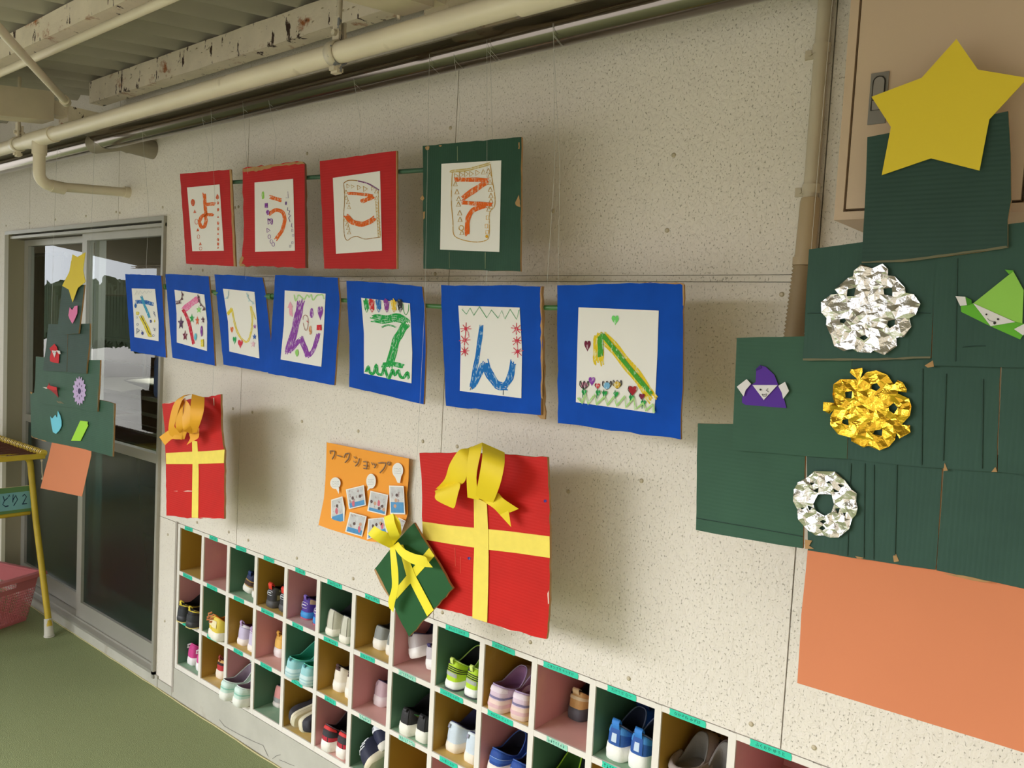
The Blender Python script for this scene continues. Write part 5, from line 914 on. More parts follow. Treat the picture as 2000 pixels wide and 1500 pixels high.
photos = [([(200, 870), (365, 820), (402, 1000), (392, 1195), (200, 1255)], .66, [(.5, .3, 1), (.45, .5, 2)]), ([(415, 720), (680, 655), (710, 950), (460, 1010)], .72, [(.3, .5, 1), (.3, .78, 2), (.72, .5, 1)]), ([(775, 738), (1035, 800), (1000, 1100), (730, 1035)], .8, [(.15, .5, 1), (.35, .55, 3), (.55, .5, 2), (.75, .6, 1), (.85, .75, 3), (.6, .75, 1)]), ([(1048, 662), (1262, 668), (1285, 1085), (1065, 1080)], .58, [(.5, .33, 1), (.42, .52, 3), (.35, .72, 3)]), ([(475, 1050), (720, 1115), (655, 1412), (405, 1340)], .72, [(.4, .5, 1), (.75, .45, 3), (.75, .7, 2)]), ([(745, 1150), (970, 1130), (1030, 1350), (722, 1455)], .7, [(.3, .4, 1), (.5, .36, 1), (.75, .34, 3), (.8, .5, 2)]), ([(1190, 1130), (1290, 1180), (1230, 1345), (1120, 1370)], .8, [])]
for q, hz, figs in photos:
    if len(q) == 5: q4 = [q[0], q[1], q[3], q[4]]
    else: q4 = q
    pp = flat(ps2, 'photo_print', q, K_, yo - .0135 if q[0][1] > 1040 else yo - .0075, PH, .0004); yy = (yo - .0135 if q[0][1] > 1040 else yo - .0075)
    bl = lambda s, t: tuple((q4[0][k] * (1 - s) + q4[1][k] * s) * (1 - t) + (q4[3][k] * (1 - s) + q4[2][k] * s) * t for k in (0, 1))
    flat(pp, 'print_upper', [bl(.07, .05), bl(.93, .05), bl(.93, hz), bl(.07, hz)], K_, yy - .0004, SKY_, .0002); flat(pp, 'print_lower', [bl(.07, hz), bl(.93, hz), bl(.93, .95), bl(.07, .95)], K_, yy - .0004, MAT_, .0002)
    for s, t, kd in figs: m3 = MB(); shape(m3, 'dot', bl(s, t), 19 if kd == 1 else 22, K_, yy - .0007, sy=1.3 if kd != 2 else 2.2); obj('print_figure', m3, (None, FIG, PNK, SKN)[kd], pp)
for (cx, cz), (rx, rz), tail, lines in (((262, 628), (76, 86), [(268, 700), (318, 700), (312, 785)], 3), ((785, 598), (70, 108), [(740, 680), (775, 700), (728, 740)], 3), ((1175, 440), (80, 110), [(1120, 500), (1232, 500), (1208, 628), (1172, 620)], 3)):
    pp = flat(ps2, 'speech_bubble', [(cx + rx * math.cos(a * PI / 12), cz + rz * math.sin(a * PI / 12)) for a in range(24)], K_, yo - .0062, PH, .0004); flat(pp, 'bubble_tail', tail, K_, yo - .0064, PH, .0003)
    m3 = MB()
    for j in range(lines):
        x = cx - rx * .6
        while x < cx + rx * .6: ribbon(m3, [(x, cz - 22 + j * 32 + random.uniform(-5, 5)), (x + 6, cz - 20 + j * 32 + random.uniform(-6, 6)), (x + 12, cz - 20 + j * 32 + random.uniform(-5, 5))], 4, K_, yo - .0068); x += 17
    obj('bubble_writing', m3, M('pencil_grey', (120, 124, 140), .7), pp)
# ------------------------------------------------------------------ cardboard trees
TG = M('tree_green_cardboard', (54, 82, 72), 0.6, spec=.2, var=.1, vscale=12, lines=('X', 48, .12))
TGZ = M('tree_green_cardboard_flute', (50, 74, 66), 0.6, spec=.2, var=.1, vscale=12, lines=('Z', 48, .16))
TGL = M('tree_grass_green_cardboard', (56, 90, 72), 0.6, spec=.2, var=.1, vscale=10, lines=('Z', 48, .12))
TRK = M('orange_trunk_card', (214, 132, 94), 0.7, spec=.15, var=.03, vscale=5)
STAR = M('yellow_star_card', (232, 204, 58), 0.65, spec=.25, var=.02, vscale=5)
def tree(label, loc): return thing('cardboard_tree', label, 'decoration', loc, 'cardboard trees')
def piece(par, pts, tr, y, mat=TG, t=.005, amp=.0008, name='cardboard_piece'): mb = MB(); mb.prism(rough(XZ(pts, tr, y), .03, amp), y, t, 0, 1); return obj(name, mb, [mat, KRAFT], par)
BIG = tree('large dark green cardboard tree with an orange trunk at the right edge', P(1760, 1150, -.2))
YT = [-.216, -.209, -.202, -.195]
piece(BIG, [(1578, 1068), (1700, 1080), (2075, 1150), (2070, 1492), (1990, 1467), (1557, 1334), (1565, 1200)], ID, -.187, TRK, .0012, .0003, 'trunk')
piece(BIG, [(1694, 268), (1740, 259), (1850, 240), (1969, 217), (1974, 300), (1975, 390), (1968, 430), (1968, 483), (1850, 500), (1760, 511), (1683, 512), (1689, 400)], ID, YT[0], TGZ)
piece(BIG, [(1580, 487), (1690, 472), (1830, 452), (1826, 560), (1818, 699), (1700, 703), (1568, 702), (1573, 600)], ID, YT[1], TG)
piece(BIG, [(1827, 455), (1967, 438), (2080, 424), (2085, 728), (2000, 718), (1819, 714), (1823, 600)], ID, YT[1] - .001, TG)
piece(BIG, [(1439, 660), (1570, 657), (1665, 660), (1661, 760), (1654, 896), (1540, 888), (1431, 879), (1434, 780)], ID, YT[2], TGL)
piece(BIG, [(1663, 690), (1955, 700), (1951, 800), (1947, 922), (1800, 912), (1655, 896), (1659, 780)], ID, YT[2] + .0005, TG)
piece(BIG, [(1957, 700), (2085, 712), (2085, 940), (2000, 927), (1949, 922), (1953, 800)], ID, YT[2] - .001, TG)
piece(BIG, [(1363, 827), (1500, 830), (1574, 840), (1571, 960), (1568, 1071), (1440, 1050), (1359, 1035), (1361, 930)], ID, YT[3], TGL)
piece(BIG, [(1576, 860), (1842, 880), (1836, 990), (1827, 1113), (1700, 1094), (1578, 1075), (1577, 950)], ID, YT[3] + .0004, TG)
piece(BIG, [(1845, 880), (2085, 900), (2085, 1170), (2000, 1150), (1829, 1114), (1838, 1000)], ID, YT[3] - .0008, TG)
CRS = M('worn_board_edge', (112, 108, 84), .8)
for q, yy in (([(1683, 511), (1760, 507), (1850, 496), (1966, 480), (1967, 484), (1850, 500), (1762, 512), (1683, 514)], YT[0]), ([(1568, 700), (1700, 700), (1817, 696), (1817, 700), (1700, 704), (1568, 704)], YT[1]), ([(1806, 714), (1822, 704), (1824, 716), (1812, 718)], YT[1] - .001), ([(1572, 1054), (1586, 1056), (1580, 1066), (1590, 1072), (1572, 1072)], YT[3] - .001), ([(1744, 1086), (1750, 1082), (1756, 1096), (1746, 1098)], YT[3]), ([(1842, 920), (1845, 904), (1851, 919)], YT[2]), ([(1936, 922), (1944, 912), (1948, 922)], YT[2]), ([(1670, 1086), (1690, 1090), (1676, 1092)], YT[3]), ([(1842, 1120), (1880, 1124), (1940, 1138), (1900, 1134)], YT[3] - .0008)):
    mb = MB(); mb.prism(rough(XZ(q, ID, yy - .0006), .01, .0006), yy - .0006, .0005); obj('worn_edge', mb, CRS if q[0][0] < 1700 and q[0][1] < 800 else KRAFT, BIG)
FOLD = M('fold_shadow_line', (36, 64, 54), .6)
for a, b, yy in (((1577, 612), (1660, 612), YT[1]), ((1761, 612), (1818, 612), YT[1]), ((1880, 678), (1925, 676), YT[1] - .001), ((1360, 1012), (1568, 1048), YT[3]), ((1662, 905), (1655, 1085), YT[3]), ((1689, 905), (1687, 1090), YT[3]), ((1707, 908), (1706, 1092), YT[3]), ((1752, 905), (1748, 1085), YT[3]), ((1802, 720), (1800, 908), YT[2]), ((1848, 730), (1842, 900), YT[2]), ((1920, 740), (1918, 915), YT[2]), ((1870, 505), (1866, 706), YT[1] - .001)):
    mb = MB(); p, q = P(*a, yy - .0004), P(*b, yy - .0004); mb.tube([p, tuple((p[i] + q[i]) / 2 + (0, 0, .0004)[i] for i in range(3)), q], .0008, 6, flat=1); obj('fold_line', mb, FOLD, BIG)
st = [(1868, 76), (1910, 136), (2007, 152), (1932, 233), (1913, 333), (1818, 309), (1722, 342), (1740, 248), (1702, 189), (1800, 152)]
def solid(name, label, cat, pts, tr, y, mat, t=.0012, group=None):
    o = XZ(pts, tr, y); mb = MB(); mb.prism(o, y, t); cx = sum(p[0] for p in o) / len(o); return tag(obj(name, mb, mat, org=(cx, y, min(p[1] for p in o))), label, cat, group)
solid('paper_star', 'large yellow paper star on top of the big cardboard tree', 'star', st, ID, YT[0] - .006, STAR, .0015)
def foil(name, label, outline, holes, tr, y, mat, amp, step):
    o = XZ(outline, tr, y); hs = [XZ(h, tr, y) for h in holes]
    def inside(p, q):
        c = False
        for i in range(len(q)):
            a, b = q[i], q[i - 1]
            if (a[1] > p[1]) != (b[1] > p[1]) and p[0] < (b[0] - a[0]) * (p[1] - a[1]) / (b[1] - a[1]) + a[0]: c = not c
        return c
    vs, es = [], []
    for q in [o] + hs:
        k = len(vs); vs += [Vector(p) for p in q]; es += [(k + i, k + (i + 1) % len(q)) for i in range(len(q))]
    nb = len(vs); x0, x1 = min(p[0] for p in o), max(p[0] for p in o); z0, z1 = min(p[1] for p in o), max(p[1] for p in o)
    x = x0
    while x < x1:
        z = z0
        while z < z1:
            p = (x + random.uniform(-.45, .45) * step, z + random.uniform(-.45, .45) * step)
            if inside(p, o) and not any(inside(p, h) for h in hs): vs.append(Vector(p))
            z += step
        x += step
    ov, oe, of = delaunay_2d_cdt(vs, es, [], 0, 1e-6)[:3]
    cx, cz = (x0 + x1) / 2, (z0 + z1) / 2; v3 = []
    for p in ov:
        a = math.atan2(p[1] - cz, p[0] - cx); r = math.hypot(p[0] - cx, p[1] - cz) / (x1 - x0) * 2
        v3.append((p[0], y - .0035 - amp * (math.cos(a * 10) * 1.6 * min(1, r) + random.uniform(-.8, .8)), p[1]))
    mb = MB(); fs = []
    for f in of:
        c = (sum(ov[i][0] for i in f) / 3, sum(ov[i][1] for i in f) / 3)
        if inside(c, o) and not any(inside(c, h) for h in hs):
            a, b, d = [ov[i] for i in f[:3]]
            fs.append(tuple(f) if (b[0] - a[0]) * (d[1] - a[1]) - (b[1] - a[1]) * (d[0] - a[0]) > 0 else tuple(f)[::-1])
    mb.add(v3, fs); mb.add([(a, b + .0004, c) for a, b, c in v3], [f[::-1] for f in fs])
    return tag(obj(name, mb, mat, org=(cx, y, z0)), label, 'ornament', 'foil snowflakes')
SIL = M('silver_foil', (232, 228, 230), 0.22, metal=1.0, bump=.6, bscale=110); GLD = M('gold_foil', (240, 190, 60), 0.22, metal=1.0, bump=.6, bscale=110)
foil('foil_snowflake', 'large crumpled silver foil snowflake with five holes on the big tree',
     [(1040, 172), (1105, 195), (1168, 168), (1200, 200), (1200, 238), (1235, 242), (1300, 310), (1303, 340), (1350, 348), (1392, 405), (1365, 470), (1325, 490), (1335, 540), (1295, 600), (1248, 605), (1250, 655), (1180, 708), (1110, 682), (1095, 695), (1020, 690), (990, 670), (940, 685), (880, 655), (865, 590), (830, 530), (835, 490), (805, 455), (805, 395), (860, 350), (905, 345), (885, 320), (960, 250), (992, 243), (1000, 210)],
     [[(960, 320), (1005, 308), (1000, 360), (955, 360)], [(1170, 315), (1220, 310), (1225, 360), (1175, 350)], [(915, 495), (940, 490), (952, 505), (940, 522), (915, 515)], [(1200, 505), (1238, 497), (1240, 530), (1210, 550), (1195, 530)], [(1030, 605), (1055, 590), (1080, 605), (1055, 622)]], F_, YT[1] - .002, SIL, .0015, .0068)
foil('foil_snowflake', 'crumpled gold foil snowflake below the large silver one on the big tree',
     [(980, 790), (1048, 783), (1050, 805), (1035, 850), (1070, 810), (1130, 798), (1195, 825), (1222, 870), (1235, 880), (1250, 855), (1290, 870), (1312, 910), (1308, 928), (1262, 922), (1260, 935), (1320, 965), (1338, 1010), (1330, 1065), (1275, 1120), (1325, 1122), (1330, 1165), (1270, 1200), (1250, 1165), (1240, 1210), (1200, 1250), (1150, 1270), (1080, 1245), (1050, 1255), (985, 1215), (980, 1195), (900, 1175), (860, 1120), (858, 1070), (880, 1030), (848, 1055), (815, 1035), (820, 985), (880, 990), (890, 1005), (870, 950), (880, 880), (920, 850), (1020, 850), (973, 810)],
     [[(1100, 885), (1135, 872), (1153, 900), (1130, 920), (1105, 910)], [(945, 925), (990, 920), (985, 965), (945, 960)], [(1205, 1010), (1230, 990), (1258, 1020), (1235, 1055), (1208, 1035)], [(930, 1090), (965, 1085), (965, 1125), (930, 1110)], [(1120, 1152), (1165, 1145), (1160, 1185), (1112, 1175)]], F_, YT[2] - .003, GLD, .0015, .007)
foil('foil_wreath', 'shiny silver foil wreath with a round middle hole low on the big tree',
     [(765, 362), (885, 365), (940, 415), (985, 470), (1015, 495), (1008, 545), (1022, 580), (1010, 620), (985, 645), (970, 705), (905, 755), (860, 755), (820, 745), (770, 742), (700, 690), (670, 650), (660, 590), (640, 540), (640, 470), (665, 430), (720, 400)],
     [[(785, 500), (865, 500), (880, 560), (865, 605), (825, 628), (775, 600), (758, 555)], [(735, 430), (765, 435), (745, 447)], [(830, 430), (850, 420), (865, 437)], [(900, 440), (935, 450), (915, 462)], [(755, 480), (790, 460), (785, 490)], [(875, 465), (910, 485), (880, 488)], [(720, 565), (750, 575), (735, 597)], [(885, 585), (915, 580), (905, 615)], [(795, 660), (815, 650), (835, 660), (815, 675)], [(790, 700), (810, 685), (830, 700), (810, 715)], [(930, 610), (950, 610), (940, 630)], [(680, 580), (705, 580), (690, 592)]], G_, YT[3] - .002, SIL, .0013, .006)
def origami(label, tr, y, parts, marks=()):
    allp = [q for p in parts for q in XZ(p[1], tr, y)]; r = thing('origami_santa', label, 'ornament', (sum(p[0] for p in allp) / len(allp), y, min(p[1] for p in allp)), 'origami figures')
    for nm, pts, rgb, off in parts: mb = MB(); yy = y - off; mb.prism(XZ(pts, tr, yy), yy, .0009); obj(nm, mb, M('origami_%d_%d_%d' % rgb, rgb, .7, spec=.2), r)
    if marks:
        mb = MB()
        for m in marks:
            if m[0] == 'dot': shape(mb, 'dot', m[1], m[2], tr, y - m[3])
            else: ribbon(mb, m[1], m[2], tr, y - m[3])
        obj('pen_face', mb, M('black_pen', (40, 34, 34), .6), r)
    return r
VI, WH = (88, 50, 150), (226, 220, 222)
origami('purple origami santa with a winking face on the big tree', F_, YT[2] - .002, [('hat', [(438, 768), (472, 778), (522, 825), (546, 888), (380, 887), (411, 868), (415, 800)], VI, .0012), ('hat_tip', [(415, 800), (411, 792), (440, 766), (446, 785)], (66, 36, 120), .0024), ('coat', [(382, 880), (546, 884), (575, 950), (594, 1022), (350, 1002), (330, 988), (332, 960), (350, 905)], VI, 0), ('face', [(393, 885), (541, 885), (459, 973)], WH, .0022), ('mitten', [(300, 895), (358, 850), (384, 878), (352, 915), (340, 952)], WH, .0034), ('mitten', [(545, 890), (585, 866), (609, 920), (574, 966), (566, 930)], WH, .0034)],
        [('dot', (440, 912), 6, .0034), ('l', [(486, 905), (474, 916), (488, 926)], 4, .0034), ('l', [(448, 938), (462, 942), (478, 936), (472, 950), (456, 950), (448, 938)], 4, .0034)])
G1, G2 = (150, 204, 88), (104, 180, 56)
origami('lime green origami santa sticking its tongue out at the right edge', S_, YT[1] - .003, [('hat', [(350, 765), (880, 340), (1018, 590), (1000, 1032), (905, 1012), (600, 880)], G1, .0012), ('hat_tip', [(768, 318), (882, 330), (872, 345), (822, 378)], G2, .0024), ('coat', [(185, 880), (180, 800), (255, 790), (345, 765), (905, 1015), (1000, 1032), (1090, 1060), (990, 1220), (970, 1248), (570, 1070)], G2, 0), ('face', [(345, 765), (905, 1016), (578, 1070)], WH, .0024), ('mitten', [(110, 670), (240, 680), (262, 790), (172, 800)], WH, .0026), ('cuff', [(240, 680), (322, 722), (326, 768), (258, 796)], (72, 140, 40), .0022), ('mitten', [(890, 1110), (1022, 1042), (1090, 1090), (1012, 1195)], WH, .0034)],
        [('dot', (521, 915), 12, .0036), ('dot', (677, 978), 15, .0036), ('l', [(535, 965), (560, 995), (605, 1010), (640, 1010)], 6, .0036), ('dot', (632, 1028), 20, .0036)])
# small tree in front of the door
YS = [-.216, -.209, -.202, -.195]
SM = tree('small dark green cardboard tree with an orange trunk hung before the door', P(140, 968, -.2))
piece(SM, [(1015, 232), (1400, 285), (1440, 302), (1500, 290), (1785, 330), (1780, 500), (1690, 900), (1600, 1298), (1200, 1215), (790, 1135), (860, 850), (940, 560)], M_, -.187, TRK, .001, .0002, 'trunk')
piece(SM, [(757, 745), (1028, 725), (1010, 900), (958, 1322), (850, 1330), (735, 1332), (700, 1270), (730, 1000)], L_, YS[0], TGZ)
piece(SM, [(590, 1205), (830, 1210), (822, 1480), (815, 1790), (660, 1782), (522, 1770), (560, 1500)], L_, YS[1], TGZ)
piece(SM, [(832, 1208), (1095, 1200), (1090, 1450), (1060, 1700), (1052, 1810), (930, 1802), (818, 1795), (826, 1500)], L_, YS[1] + .0005, TGZ)
piece(SM, [(300, 60), (900, 130), (1555, 130), (1540, 600), (1500, 1140), (1000, 1062), (400, 985), (250, 965), (290, 500)], Q_, YS[2], TGL)
piece(SM, [(190, 770), (1000, 830), (1640, 930), (1835, 985), (1820, 1500), (1800, 2020), (1200, 1860), (500, 1720), (210, 1620), (200, 1200)], Q_, YS[3], TGL)
for q, yy in (([(1815, 985), (1835, 985), (1822, 1500), (1802, 2020), (1792, 2010), (1810, 1500)], YS[3]), ([(205, 1600), (240, 1640), (500, 1712), (505, 1730), (220, 1640)], YS[3]), ([(185, 750), (230, 760), (215, 800), (195, 780)], YS[3]), ([(1515, 640), (1522, 640), (1510, 1060), (1496, 1050)], YS[2]), ([(700, 930), (790, 940), (850, 985), (730, 970)], YS[2])): mb = MB(); mb.prism(rough(XZ(q, Q_, yy - .0006), .01, .001), yy - .0006, .0005); obj('worn_edge', mb, KRAFT if q[0][0] < 300 else CRS, SM)
solid('paper_star', 'small yellow paper star upside down on the small tree by the door', 'star', [(885, 355), (945, 388), (1042, 330), (1012, 545), (1042, 690), (948, 765), (885, 940), (838, 785), (758, 738), (845, 570)], L_, YS[0] - .006, STAR, .0012)
solid('paper_heart', 'pink folded paper heart under the star of the small tree', 'ornament', [(850, 1000), (880, 1037), (910, 988), (945, 980), (942, 1075), (915, 1140), (883, 1202), (850, 1145), (834, 1100)], L_, YS[0] - .004, M('pink_origami', (232, 124, 178), .7), .001)
origami('red origami santa with white face on the small tree', L2, YS[1] - .003, [('hat', [(530, 108), (556, 140), (562, 172), (500, 188), (484, 152)], (206, 36, 48), .001), ('coat', [(486, 240), (500, 186), (582, 178), (572, 298), (530, 292), (490, 278)], (214, 44, 56), 0), ('face', [(505, 172), (552, 176), (531, 242)], WH, .002), ('mitten', [(548, 170), (584, 176), (592, 208), (572, 206)], WH, .0022)], [('dot', (522, 190), 4, .003), ('dot', (540, 194), 4, .003)])
r = thing('origami_crane', 'red origami crane with white beak on the small tree', 'ornament', P(*L2((500, 600)), YS[2] - .006), None)
for nm, pts, rgb, off in (('wing', [(452, 540), (470, 510), (500, 520), (552, 532), (556, 560), (520, 560)], (206, 30, 34), .012), ('body', [(455, 540), (520, 545), (556, 560), (568, 632), (540, 600), (500, 566)], (160, 24, 28), .004), ('beak', [(415, 530), (455, 534), (460, 546), (450, 546)], (230, 224, 220), .014), ('fold', [(470, 512), (478, 488), (488, 520)], (140, 40, 34), .012)):
    mb = MB(); yy = YS[2] - off; mb.prism(XZ(pts, L2, yy), yy, .0012); obj(nm, mb, M('origami_%d_%d_%d' % rgb, rgb, .7), r)
pts = []
for i in range(64):
    a = 2 * PI * i / 64; k = 1 + .09 * (1 if i % 4 in (0, 1) else -1); pts.append((1150 + 118 * k * math.sin(a), 735 + 258 * k * math.cos(a)))
o = XZ(pts, Q_, YS[2] - .002); r = thing('paper_snowflake', 'lilac cut paper snowflake on the small tree', 'ornament', (sum(p[0] for p in o) / 64, YS[2] - .002, min(p[1] for p in o)))
mb = MB(); mb.prism(o, YS[2] - .002, .0007); obj('cut_paper', mb, M('lilac_paper', (198, 172, 218), .7), r)
mb = MB(); shape(mb, 'dot', (1150, 740), 32, Q_, YS[2] - .0024, sy=1.9)
for i in range(8):
    a = i * PI / 4; stroke(mb, [(1150 + 52 * math.sin(a), 738 - 112 * math.cos(a)), (1150 + 68 * math.sin(a), 738 - 165 * math.cos(a))], 12, Q_, YS[2] - .0024)
obj('cut_out', mb, M('dark_cut_out', (62, 44, 92), .7), r)
solid('paper_mitten', 'pale blue folded paper ornament low on the small tree', 'ornament', [(490, 815), (506, 836), (515, 832), (540, 800), (552, 822), (558, 828), (564, 760), (588, 810), (600, 862), (600, 910), (578, 955), (545, 986), (516, 970), (500, 890)], L2, YS[3] - .004, M('cyan_origami', (112, 206, 232), .65), .0014)
solid('paper_leaf', 'lime green folded paper leaf beside the blue ornament on the small tree', 'ornament', [(783, 858), (858, 868), (852, 884), (860, 905), (785, 1055), (694, 1053)], L2, YS[3] - .004, M('lime_origami', (164, 224, 50), .65), .0014)
# ------------------------------------------------------------------ fishing lines
NYL = M('clear_nylon_line', (206, 204, 198), .25, spec=.6)
zt = H + .56
for i, (u, v, y, what) in enumerate(((1068, 562, -.170, 'right of the green letter board, outer one'), (1090, 560, -.170, 'right of the green letter board, inner one'), (285, 540, -.170, 'above the leftmost blue letter board'), (100, 640, -.206, 'left above the small tree'), (172, 640, -.206, 'right above the small tree'), (1584, 492, -.206, 'at the left shoulder of the big tree'), (480, 545, -.168, 'above the third blue letter board'), (405, 335, -.168, 'above the leftmost red letter board'), (893, 282, -.168, 'above the dark green letter board'), (700, 306, -.168, 'above the bright red letter board'), (535, 322, -.168, 'above the torn red letter board'), (950, 556, -.168, 'above the blue board with the zigzag'), (930, 884, -.164, 'down to the large red present'), (415, 776, -.164, 'down to the small red present'), (808, 1024, -.178, 'down to the tilted green present'))):
    q = P(u, v, y); dx = -.03 if i == 1 else .0; mb = MB(); mb.tube([q, (q[0] + dx * .5, y + .004, (q[2] + zt) / 2), (q[0] + dx, -.1945, H + .594), (q[0] + dx, -.16, H + .629), (q[0] + dx, -.126, H + .594), (q[0] + dx, -.16, H + .56), (q[0] + dx, -.19, H + .572)], .00032, 5)
    tag(obj('fishing_line', mb, NYL, org=q), 'clear nylon line hanging from the steel pipe %s' % what, 'line', 'nylon hanging lines')
# ------------------------------------------------------------------ yellow stand and laundry basket
YEL = M('yellow_enamel_tube', (206, 174, 52), 0.45, spec=.4, var=.08, vscale=20, col2=(120, 84, 44), c2scale=50, c2cut=.72, c2soft=.05)
ysd = -.09; c0 = P(83, 886, ysd); ft = P(96, 1232, ysd); lt = P(58, 912, ysd); zT = c0[2]
sd = thing('yellow_stand', 'yellow tube stand with taped top bar and a hand lettered plate beside the basket', 'stand', (ft[0], ysd - .3, 0))
rt = .0125; W_ = .78
def leg(x0, y, dx): 
    mb = MB(); mb.tube([(x0, y, zT - .055), (x0 + dx * .3, y, zT * .62), (x0 + dx, y, .045)], rt, 12); o = obj('leg', mb, YEL, sd)
    mb = MB(); mb.tube([(x0 + dx * .94, y, .075), (x0 + dx, y, .004)], [rt + .003, rt + .006], 14); mb.tube([(x0 + dx, y, .006), (x0 + dx, y, .001)], rt + .008, 14); obj('rubber_foot', mb, M('white_rubber', (214, 208, 196), .7), o)
xl = lt[0] + .005; dxl = ft[0] - xl
for y in (ysd, ysd - .42): leg(xl, y, dxl); leg(xl - W_, y, -dxl)
mb = MB()
for x in (xl, xl - W_):
    arc = [(x, ysd, zT - .06)] + [(x, ysd - .05 * (1 - math.cos(a * PI / 12)), zT - .06 + .035 * math.sin(a * PI / 12)) for a in range(1, 7)]
    arc += [(x, ysd - .42 + .05 * (1 - math.cos(a * PI / 12)), zT - .06 + .035 * math.sin(a * PI / 12)) for a in range(6, 0, -1)] + [(x, ysd - .42, zT - .06)]
    mb.tube(arc, rt, 12)
obj('end_frame', mb, YEL, sd)
for x in (c0[0], xl - W_ - .02): mb = MB(); mb.bbox((x - .012, ysd - .45, zT - .022), (x + .004, ysd + .01, zT), .002); obj('flat_bar', mb, YEL, sd)
TAPEY = M('yellow_vinyl_tape', (224, 190, 70), .4, var=.05, vscale=30)
mb = MB(); x = c0[0] + .002; n = 0
while x > xl - W_ - .02: mb.tube([(x, ysd + .004, zT + .002), (x - .036, ysd + .004, zT + .002)], [.0145, .0125], 12); x -= .037; n += 1
obj('taped_bar', mb, TAPEY, sd)
mb = MB(); x = c0[0] - .012
while x > xl - W_: mb.tube([(x - .004 + .022 * (k / 8), ysd + .004 + math.cos(2 * PI * k / 8 + 2) * .0148, zT + .002 + math.sin(2 * PI * k / 8 + 2) * .0148) for k in range(7)], .0014, 5); x -= .037
obj('tape_seam', mb, M('dark_tape_seam', (92, 66, 30), .7), sd)
NET = M('brown_net_cord', (112, 70, 58), .9)
mb = MB()
for k in range(26):
    x = c0[0] - .03 - k * .03; mb.tube([(x, ysd, zT - .006), (x - .03, ysd - .2, zT - .03), (x - .01, ysd - .42, zT - .006)], .003, 5)
for k in range(8): mb.tube([(c0[0] - .02, ysd - .04 - k * .05, zT - .012), (c0[0] - .4, ysd - .05 - k * .05, zT - .034), (xl - W_, ysd - .04 - k * .05, zT - .012)], .003, 5)
obj('net_bed', mb, NET, sd)
mb = MB(); q = (c0[0] - .006, ysd - .0, zT - .03); mb.tube([q, (q[0] + .004, q[1], q[2] - .05), (q[0] + .012, q[1], q[2] - .075)], .0018, 6); mb.tube([(q[0] + .011, q[1], q[2] - .072), (q[0] + .012, q[1], q[2] - .08)], .005, 8); mb.tube([(q[0] - .001, q[1], q[2] + .004), (q[0] + .001, q[1], q[2] - .004)], .005, 8); obj('loose_string', mb, M('white_string', (214, 196, 170), .9), sd)
pz1, pz0 = P(68, 951, ysd)[2], P(72, 1003, ysd)[2]; xp = xl + .018
mb = MB(); mb.box((xp - .006, ysd - .43, pz0), (xp, ysd + .012, pz1)); pl = obj('sign_plate', mb, M('green_sign_plate', (98, 134, 84), .5), sd)
mb = MB(); mb.tube([(xp - .004, ysd + .01, pz1), (xp - .004, ysd - .43, pz1)], .0018, 6); obj('plate_edge', mb, M('pale_plate_edge', (214, 206, 160), .5), pl)
h = pz1 - pz0; mb = MB(); mb.box((xp, ysd - .40, pz0 + h * .12), (xp + .0006, ysd + .004, pz0 + h * .80)); lb = obj('paper_label', mb, M('pale_blue_label', (126, 178, 186), .6), pl)
text_part('label_writing', 'みどり２', h * .55, (xp + .0012, ysd - .082, pz0 + h * .46), lb, M('dark_blue_ink', (26, 52, 80), .6), xdir=(0, .6, 0))
mb = MB()
for z, w2 in ((pz0 + .004, .0125),): mb.tube([(xl, ysd, z - .012), (xl, ysd - .42, z - .012)], w2, 10)
obj('cross_tube', mb, YEL, sd)
PINK = M('pink_basket_plastic', (204, 116, 120), 0.4, spec=.4, var=.04, vscale=10)
h0 = .22; R0 = Vector((-3.80, -.045, 0)); ux = Vector((-.944, -.33, 0)); vy = Vector((.33, -.944, 0)); LX, LY, IN = .46, .34, .035
bk = thing('laundry_basket', 'pink plastic laundry basket with latticed sides on the green floor', 'basket', tuple(R0 + ux * .23 + vy * .17))
def bp(a, b, z):                         # a, b in 0..1 across the basket; walls lean inward towards the bottom
    i = IN * (1 - z / h0); return tuple(R0 + ux * (i + (LX - 2 * i) * a) + vy * (i + (LY - 2 * i) * b) + Vector((0, 0, z)))
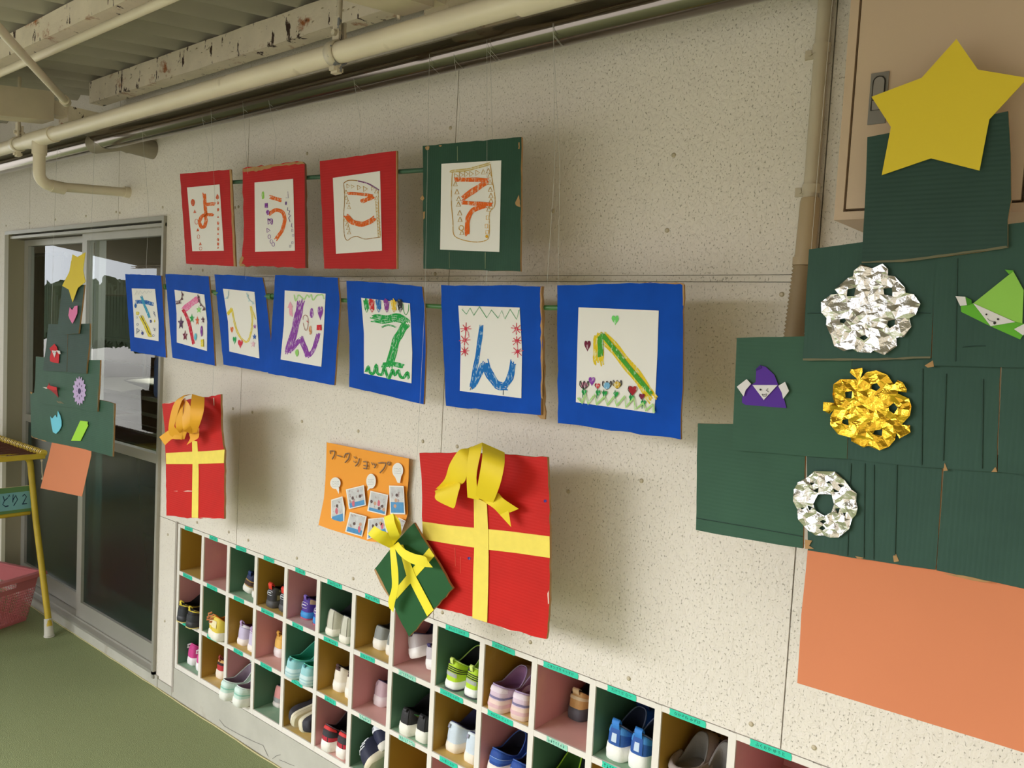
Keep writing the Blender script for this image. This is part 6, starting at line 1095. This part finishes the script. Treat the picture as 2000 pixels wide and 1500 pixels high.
mb = MB(); side = lambda k, t, z: (bp(t, 0, z), bp(1, t, z), bp(1 - t, 1, z), bp(0, 1 - t, z))[k]
for k in range(4):
    n = 46 if k % 2 == 0 else 34
    for i in range(n + 1):
        t = i / n; hole = k % 2 == 1 and .3 < t < .7
        mb.tube([side(k, t, .012), side(k, t, .15)], .0016, 4, flat=.8)
    for z in [.014 + .0125 * j for j in range(12)]: mb.tube([side(k, 0, z), side(k, .5, z), side(k, 1, z)], .0016, 4)
obj('lattice_wall', mb, PINK, bk)
mb = MB()
def wall_band(k, t0, t1, za, zb_): mb.loft([[side(k, t0 + (t1 - t0) * i / 8, z) for i in range(9)] for z in (za, zb_)], closed=False); mb.loft([[tuple(Vector(side(k, t0 + (t1 - t0) * i / 8, z)) * .9993 + Vector((0, 0, 0)) + (Vector(bp(.5, .5, z)) - Vector(side(k, .5, z))).normalized() * .002) for i in range(9)] for z in (zb_, za)], closed=False)
for k in range(4):
    if k % 2 == 1: wall_band(k, 0, .3, .15, .21); wall_band(k, .7, 1, .15, .21); wall_band(k, .3, .7, .15, .172); wall_band(k, .3, .7, .198, .21)
    else: wall_band(k, 0, 1, .15, .21)
obj('upper_band', mb, PINK, bk)
mb = MB(); sec = [(-.002, .21), (.016, .212), (.019, .203), (.022, .203), (.02, .218), (-.002, .22)]
rg = []
for a, b, dx, dy in ((0, 0, -1, -1), (1, 0, 1, -1), (1, 1, 1, 1), (0, 1, -1, 1)): rg.append([tuple(Vector(bp(a, b, h0)) + ux * dx * o + vy * dy * o + Vector((0, 0, z - h0))) for o, z in sec])
mb.loft(rg + [rg[0]], smooth=False); obj('rim', mb, PINK, bk)
mb = MB(); mb.add([bp(0, 0, .012), bp(1, 0, .012), bp(1, 1, .012), bp(0, 1, .012), bp(0, 0, .001), bp(1, 0, .001), bp(1, 1, .001), bp(0, 1, .001)], [(0, 1, 2, 3), (7, 6, 5, 4), (0, 4, 5, 1), (1, 5, 6, 2), (2, 6, 7, 3), (3, 7, 4, 0)]); obj('base', mb, PINK, bk)
